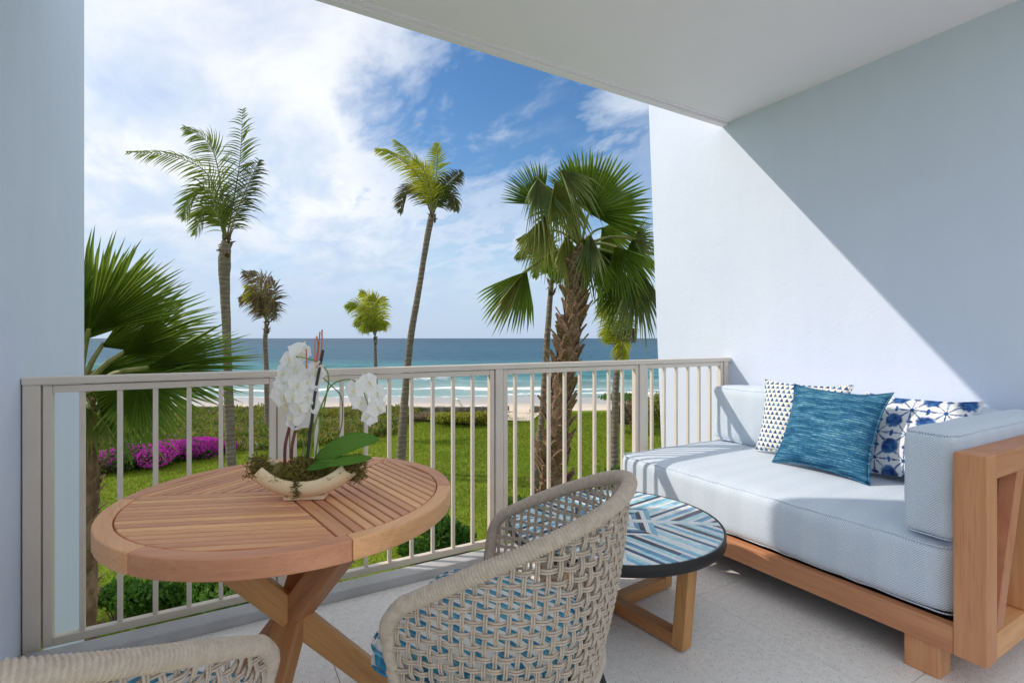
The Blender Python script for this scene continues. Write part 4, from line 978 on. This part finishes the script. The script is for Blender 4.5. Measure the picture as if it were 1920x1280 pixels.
# throw pillows
def pillow(label, base_l, base_r, h, lean, mt, thick=.15, yawj=0.0, sq=1.0):
    a = Vector(base_l); b = Vector(base_r); w = (b - a).length; ex = (b - a).normalized(); c = (a + b) / 2
    back = Vector((1, 0, 0)); back = (back - ex * back.dot(ex)).normalized(); ey = (UP * math.cos(lean) + back * math.sin(lean)).normalized(); ez = ex.cross(ey)
    n = 26; V = []; F = []
    for side in (1, -1):
        for i in range(n + 1):
            for j in range(n + 1):
                x, y = i / n * 2 - 1, j / n * 2 - 1
                k = max(0, 1 - x * x) ** .55 * max(0, 1 - y * y) ** .55; sx = 1 - .125 * (1 - abs(y) ** 2.5) * abs(x) ** 2 ; sy = 1 - .125 * (1 - abs(x) ** 2.5) * abs(y) ** 2
                zz = side * thick / 2 * k * (1 + .06 * math.sin(5 * x + 2 * y + w * 90)) + .012 * math.sin(3 * x + 1 + w * 50) * abs(y) ** 3
                V.append((x * w / 2 * sx, y * h / 2 * sy, zz))
        o = 0 if side == 1 else (n + 1) ** 2
        for i in range(n):
            for j in range(n):
                q = (o + i * (n + 1) + j, o + (i + 1) * (n + 1) + j, o + (i + 1) * (n + 1) + j + 1, o + i * (n + 1) + j + 1); F.append(q if side == 1 else q[::-1])
    o = mesh('throw_pillow', V, F, mt, None, True)
    bm = bmesh.new(); bm.from_mesh(o.data); bmesh.ops.remove_doubles(bm, verts=bm.verts[:], dist=.0004); bm.to_mesh(o.data); bm.free()
    R_ = Matrix((ex, ey, ez)).transposed().to_4x4(); R_.translation = c + ey * h / 2; o.matrix_world = R_
    ring = []
    for i in range(4):
        for k in range(18):
            q = k / 18 * 2 - 1; x, y = [(q, -1), (1, q), (-q, 1), (-1, -q)][i]
            sx = 1 - .125 * (1 - abs(y) ** 2.5) * abs(x) ** 2; sy = 1 - .125 * (1 - abs(x) ** 2.5) * abs(y) ** 2
            ring.append((x * w / 2 * sx, y * h / 2 * sy, .012 * math.sin(3 * x + 1 + w * 50) * abs(y) ** 3))
    mesh('piping', *tube(ring, .0048, 6, closed=True), mt, o, True)
    return tag(o, label, 'pillow', 'throw pillows on the daybed')
pillow('cream throw pillow with tiny blue triangles leaning on the sofa back', (3.02, 2.09, .492), (3.07, 1.57, .492), .475, rad(15), 'triangle_fabric', .14)
pillow('solid streaky blue throw pillow in front of the other two', (2.84, 1.85, .490), (2.80, 1.31, .490), .495, rad(24), 'streak_fabric', .17)
pillow('white throw pillow with indigo star tie-dye beside the arm cushion', (3.00, 1.50, .492), (3.02, .99, .492), .46, rad(22), 'shibori_fabric', .15)

# ------------------------------------------------------------------ orchid planter
OD = 1.515
oc = P(575, 930, OD); oc.z = DTZ + .0005
op = empty('orchid_planter', oc, 'white orchid with moss in a cream crescent bowl on the dining table', 'potted plant', rz=-YAW + rad(6))
MW = op.matrix_world.copy(); MW = Matrix.Translation(oc) @ Matrix.Rotation(-YAW + rad(6), 4, 'Z'); MI = MW.inverted()
def OL(px, py, dd=0.0): return MI @ P(px, py, OD + dd)
V = []; F = []; ns = 44; BR = .205
def bowl_at(f_):                          # point on the curved keel and its upward direction
    return Vector((BR * math.sin(f_), 0, .007 + BR * (1 - math.cos(f_)))), Vector((-math.sin(f_), 0, math.cos(f_)))
for i in range(ns + 1):
    f_ = rad(-45 + 90 * i / ns); q = abs(f_) / rad(45); kp, u_ = bowl_at(f_); wd = .058 * (1 - .10 * q ** 2); hh = .054 - .004 * q
    ring = [kp + Vector((0, y_, 0)) + u_ * z_ for y_, z_ in [(-wd, hh), (-wd - .004, hh * .55), (-wd * .78, hh * .12), (-wd * .35, 0), (wd * .35, 0), (wd * .78, hh * .12), (wd + .004, hh * .55), (wd, hh), (wd - .009, hh), (wd - .012, .012), (-wd + .012, .012), (-wd + .009, hh)]]
    V += ring; k = len(ring)
    if i:
        for j in range(k): F.append(((i - 1) * k + j, (i - 1) * k + (j + 1) % k, i * k + (j + 1) % k, i * k + j))
for e in (0, ns):
    o_ = e * k; F += [tuple(o_ + j for j in (0, 1, 2, 10, 11)), tuple(o_ + j for j in (2, 3, 4, 5, 9, 10)), tuple(o_ + j for j in (5, 6, 7, 8, 9))]
bo = mesh('bowl', V, F, 'bowl', op, True); md = bo.modifiers.new('edge', 'BEVEL'); md.width = .003; md.segments = 2; md.limit_method = 'ANGLE'; md.angle_limit = rad(50)
bbox('foot', (-.058, .058, -.030, .030, 0, .0120), 'bowl', bo, .003, 2)
n = 9000; p = np.stack([RNG.uniform(-.140, .150, n), RNG.normal(0, .028, n), np.zeros(n)], -1); p[:, 1] = np.clip(p[:, 1], -.050, .065); q = np.abs(p[:, 0]) / .15
p[:, 2] = .046 + .040 * q ** 2 + (.046 + .022 * np.sin(p[:, 0] * 36 + 2)) * (1 - (p[:, 1] / .07) ** 2).clip(0, 1) * (1 - .55 * q ** 2) * RNG.random(n) ** .4
V, F = leaves(n, p, .013, elong=3.2, up=.1); mo = mesh('moss', V, F, 'moss', op); mo['kind'] = 'stuff'
n = 1100; side = RNG.choice([-1, 1, 0], n, p=[.40, .50, .10]); p = np.stack([np.where(side == 0, RNG.normal(-.012, .006, n), side * RNG.uniform(.120, .166, n)), np.where(side == 0, -.063, RNG.normal(.012, .028, n)), np.zeros(n)], -1); p[:, 2] = np.where(side == 0, RNG.uniform(.012, .065, n), RNG.uniform(.060, .120, n) - .02 * (side == 1))
V, F = leaves(n, p, .013, elong=3.4, up=-.2); mo = mesh('moss_tuft', V, F, 'moss', op); mo['kind'] = 'stuff'
mound = spline([(-.092, 0, .070), (-.05, 0, .062), (0, 0, .058), (.05, 0, .062), (.092, 0, .070)], 18)
mesh('moss_mound', *tube(mound, [.034 + .006 * math.sin(i * 1.7) for i in range(18)], 12), 'moss', op, True)
def stem(name, pts, r, mt, seed=0, dd=None):
    q = [OL(x, y, (dd[i] if dd else 0)) for i, (x, y) in enumerate(pts)]; n = 6 * len(q)
    return mesh(name, *tube(spline(q, n), r if not isinstance(r, tuple) else [r[0] + (r[1] - r[0]) * i / (n - 1) for i in range(n)], 7), mt, op, True)
stem('stake', [(575, 868), (583, 800), (592, 730), (606, 656)], .0042, 'dark_stake')
stem('stem', [(588, 878), (600, 800), (612, 740), (616, 705), (602, 682), (575, 672), (556, 668)], (.0026, .0016), 'green_stem')
stem('stem', [(578, 876), (590, 800), (607, 750), (622, 722), (648, 711), (672, 718), (684, 740), (692, 772), (690, 792)], (.0026, .0013), 'green_stem')
stem('stem', [(556, 668), (545, 690), (548, 730), (552, 770), (548, 800)], .0014, 'green_stem', dd=[0, .01, .01, .01, .01])
stem('root_cane', [(534, 872), (535, 835), (543, 800)], .0046, 'red_stem'); stem('root_cane', [(546, 874), (548, 835), (556, 798)], .0046, 'red_stem')
stem('twig', [(560, 872), (575, 820), (585, 775), (582, 740)], .0014, 'twig'); stem('twig', [(628, 834), (641, 795), (640, 745), (620, 722), (606, 708)], .0016, 'twig', dd=[-.02, 0, .01, 0, 0]); stem('twig', [(570, 868), (572, 846), (569, 832)], .0022, 'green_stem')
for k, pp in enumerate([[(592, 690), (597, 660), (600, 622)], [(594, 690), (603, 655), (604, 618)], [(590, 690), (596, 650), (594, 630)], [(574, 700), (575, 676), (574, 654)], [(588, 690), (590, 660), (591, 633)]]): stem('coral_twig', pp, (.0016, .0022 if k != 4 else .001), 'coral_twig')
def strap(pts, wpx, dd, curl=.25, tilt=.5):
    c = spline([OL(x, y, d) for (x, y), d in zip(pts, dd)], 18); V = []; F = []; m = len(c)
    for i, q in enumerate(c):
        t_ = i / (m - 1); w = wpx / 960 * OD / 2 * (math.sin(math.pi * (.12 + .87 * t_)) ** .6 if i < m - 1 else .04); T = (c[min(i + 1, m - 1)] - c[max(i - 1, 0)]).normalized()
        sd = T.cross(Vector((0, -1, tilt))).normalized(); nn = sd.cross(T)
        V += [q - sd * w + nn * w * curl, q - sd * w * .5 + nn * w * curl * .3, q, q + sd * w * .5 + nn * w * curl * .3, q + sd * w + nn * w * curl]
        if i:
            for j in range(4): F.append((5 * (i - 1) + j, 5 * i + j, 5 * i + j + 1, 5 * (i - 1) + j + 1))
    o = mesh('leaf', V, F, 'orchid_leaf', op, True); md = o.modifiers.new('thick', 'SOLIDIFY'); md.thickness = .0018; md.offset = 0; return o
strap([(594, 868), (630, 842), (672, 826), (711, 824)], 34, (-.01, -.03, -.03, -.02)); strap([(590, 872), (630, 866), (665, 862), (698, 858)], 22, (-.03, -.05, -.05, -.04), tilt=1.1); strap([(592, 866), (605, 850), (625, 836), (640, 826)], 16, (.01, .02, .03, .04)); strap([(618, 872), (600, 874), (585, 877), (576, 880)], 16, (-.05, -.055, -.06, -.06), tilt=1.3)
# flowers: five petals and a lip each
def petal_mesh(L, w, cup):
    V = []; F = []; nl, nw = 8, 6
    for i in range(nl + 1):
        t_ = i / nl; ww = w * (math.sin(math.pi * min(1, (.06 + .94 * t_) ** .8)) ** .75 if 0 < i < nl else (.16 if i == 0 else .12))
        for j in range(nw + 1):
            q = j / nw * 2 - 1; V.append((ww * q, L * t_ - L * .10 * q * q * t_, cup * L * (t_ ** 2) * .8 + .18 * ww * q * q - .1 * L * math.sin(t_ * 3.1)))
    for i in range(nl):
        for j in range(nw): a = i * (nw + 1) + j; F.append((a, a + 1, a + nw + 2, a + nw + 1))
    me = bpy.data.meshes.new('petal'); me.from_pydata(V, [], F); me.polygons.foreach_set('use_smooth', [True] * len(F)); me.materials.append(M['petal']); return me
PB, PS = petal_mesh(.041, .0285, -.30), petal_mesh(.038, .0165, -.22)
lipm = bpy.data.meshes.new('lip'); _v, _f = tube([(0, 0, .0), (0, -.004, .008), (0, -.011, .012), (0, -.017, .009)], [.002, .0035, .003, .001], 7); lipm.from_pydata([tuple(p) for p in _v], [], _f); lipm.materials.append(M['petal_lip'])
def flower(px, py, dd, face, sc, roll):
    q = OL(px, py, dd); o = bpy.data.objects.new('flower', None); COL.objects.link(o); o.parent = op; o.location = q; o.empty_display_size = .02
    f_ = Vector(face).normalized(); up = Vector((math.sin(roll), 0, math.cos(roll))); ex = up.cross(f_).normalized(); ey = f_.cross(ex); R_ = Matrix((ex, ey, f_)).transposed().to_4x4(); o.matrix_local = Matrix.Translation(q) @ R_ @ Matrix.Scale(sc, 4)
    for a, me, z in ((0, PS, -.001), (72 + 15, PB, .001), (-72 - 15, PB, .0015), (144, PS, -.002), (-144, PS, -.0015)):
        p_ = link('petal', me, None, o); p_.rotation_euler = (random.uniform(-.2, .12), random.uniform(-.15, .15), rad(a)); p_.location = (0, 0, z)
    link('lip', lipm, None, o)
zl = lambda x, y: (440 + .2813 * x, 600 + .2813 * y)
for (x, y, dd) in [(370, 255, -.005), (440, 215, .01), (335, 345, 0), (420, 330, -.02), (545, 335, .0), (330, 425, .01), (430, 420, -.025), (500, 400, 0), (320, 500, -.01), (395, 500, -.03), (490, 500, -.01), (350, 560, .0), (430, 575, -.025), (500, 570, .0), (390, 640, -.015), (430, 660, .005)]:
    flower(*zl(x, y), dd, (random.uniform(-1.0, .6), -1, random.uniform(-.5, .45)), random.uniform(.82, 1.05), random.uniform(-.5, .5))
for (x, y, dd) in [(890, 410, 0), (800, 455, -.01), (950, 480, .01), (840, 545, 0), (950, 580, -.01), (895, 640, -.01)]:
    flower(*zl(x, y), dd, (random.uniform(-.5, .8), -1, random.uniform(-.2, .5)), random.uniform(.72, .9), random.uniform(-.6, .6))
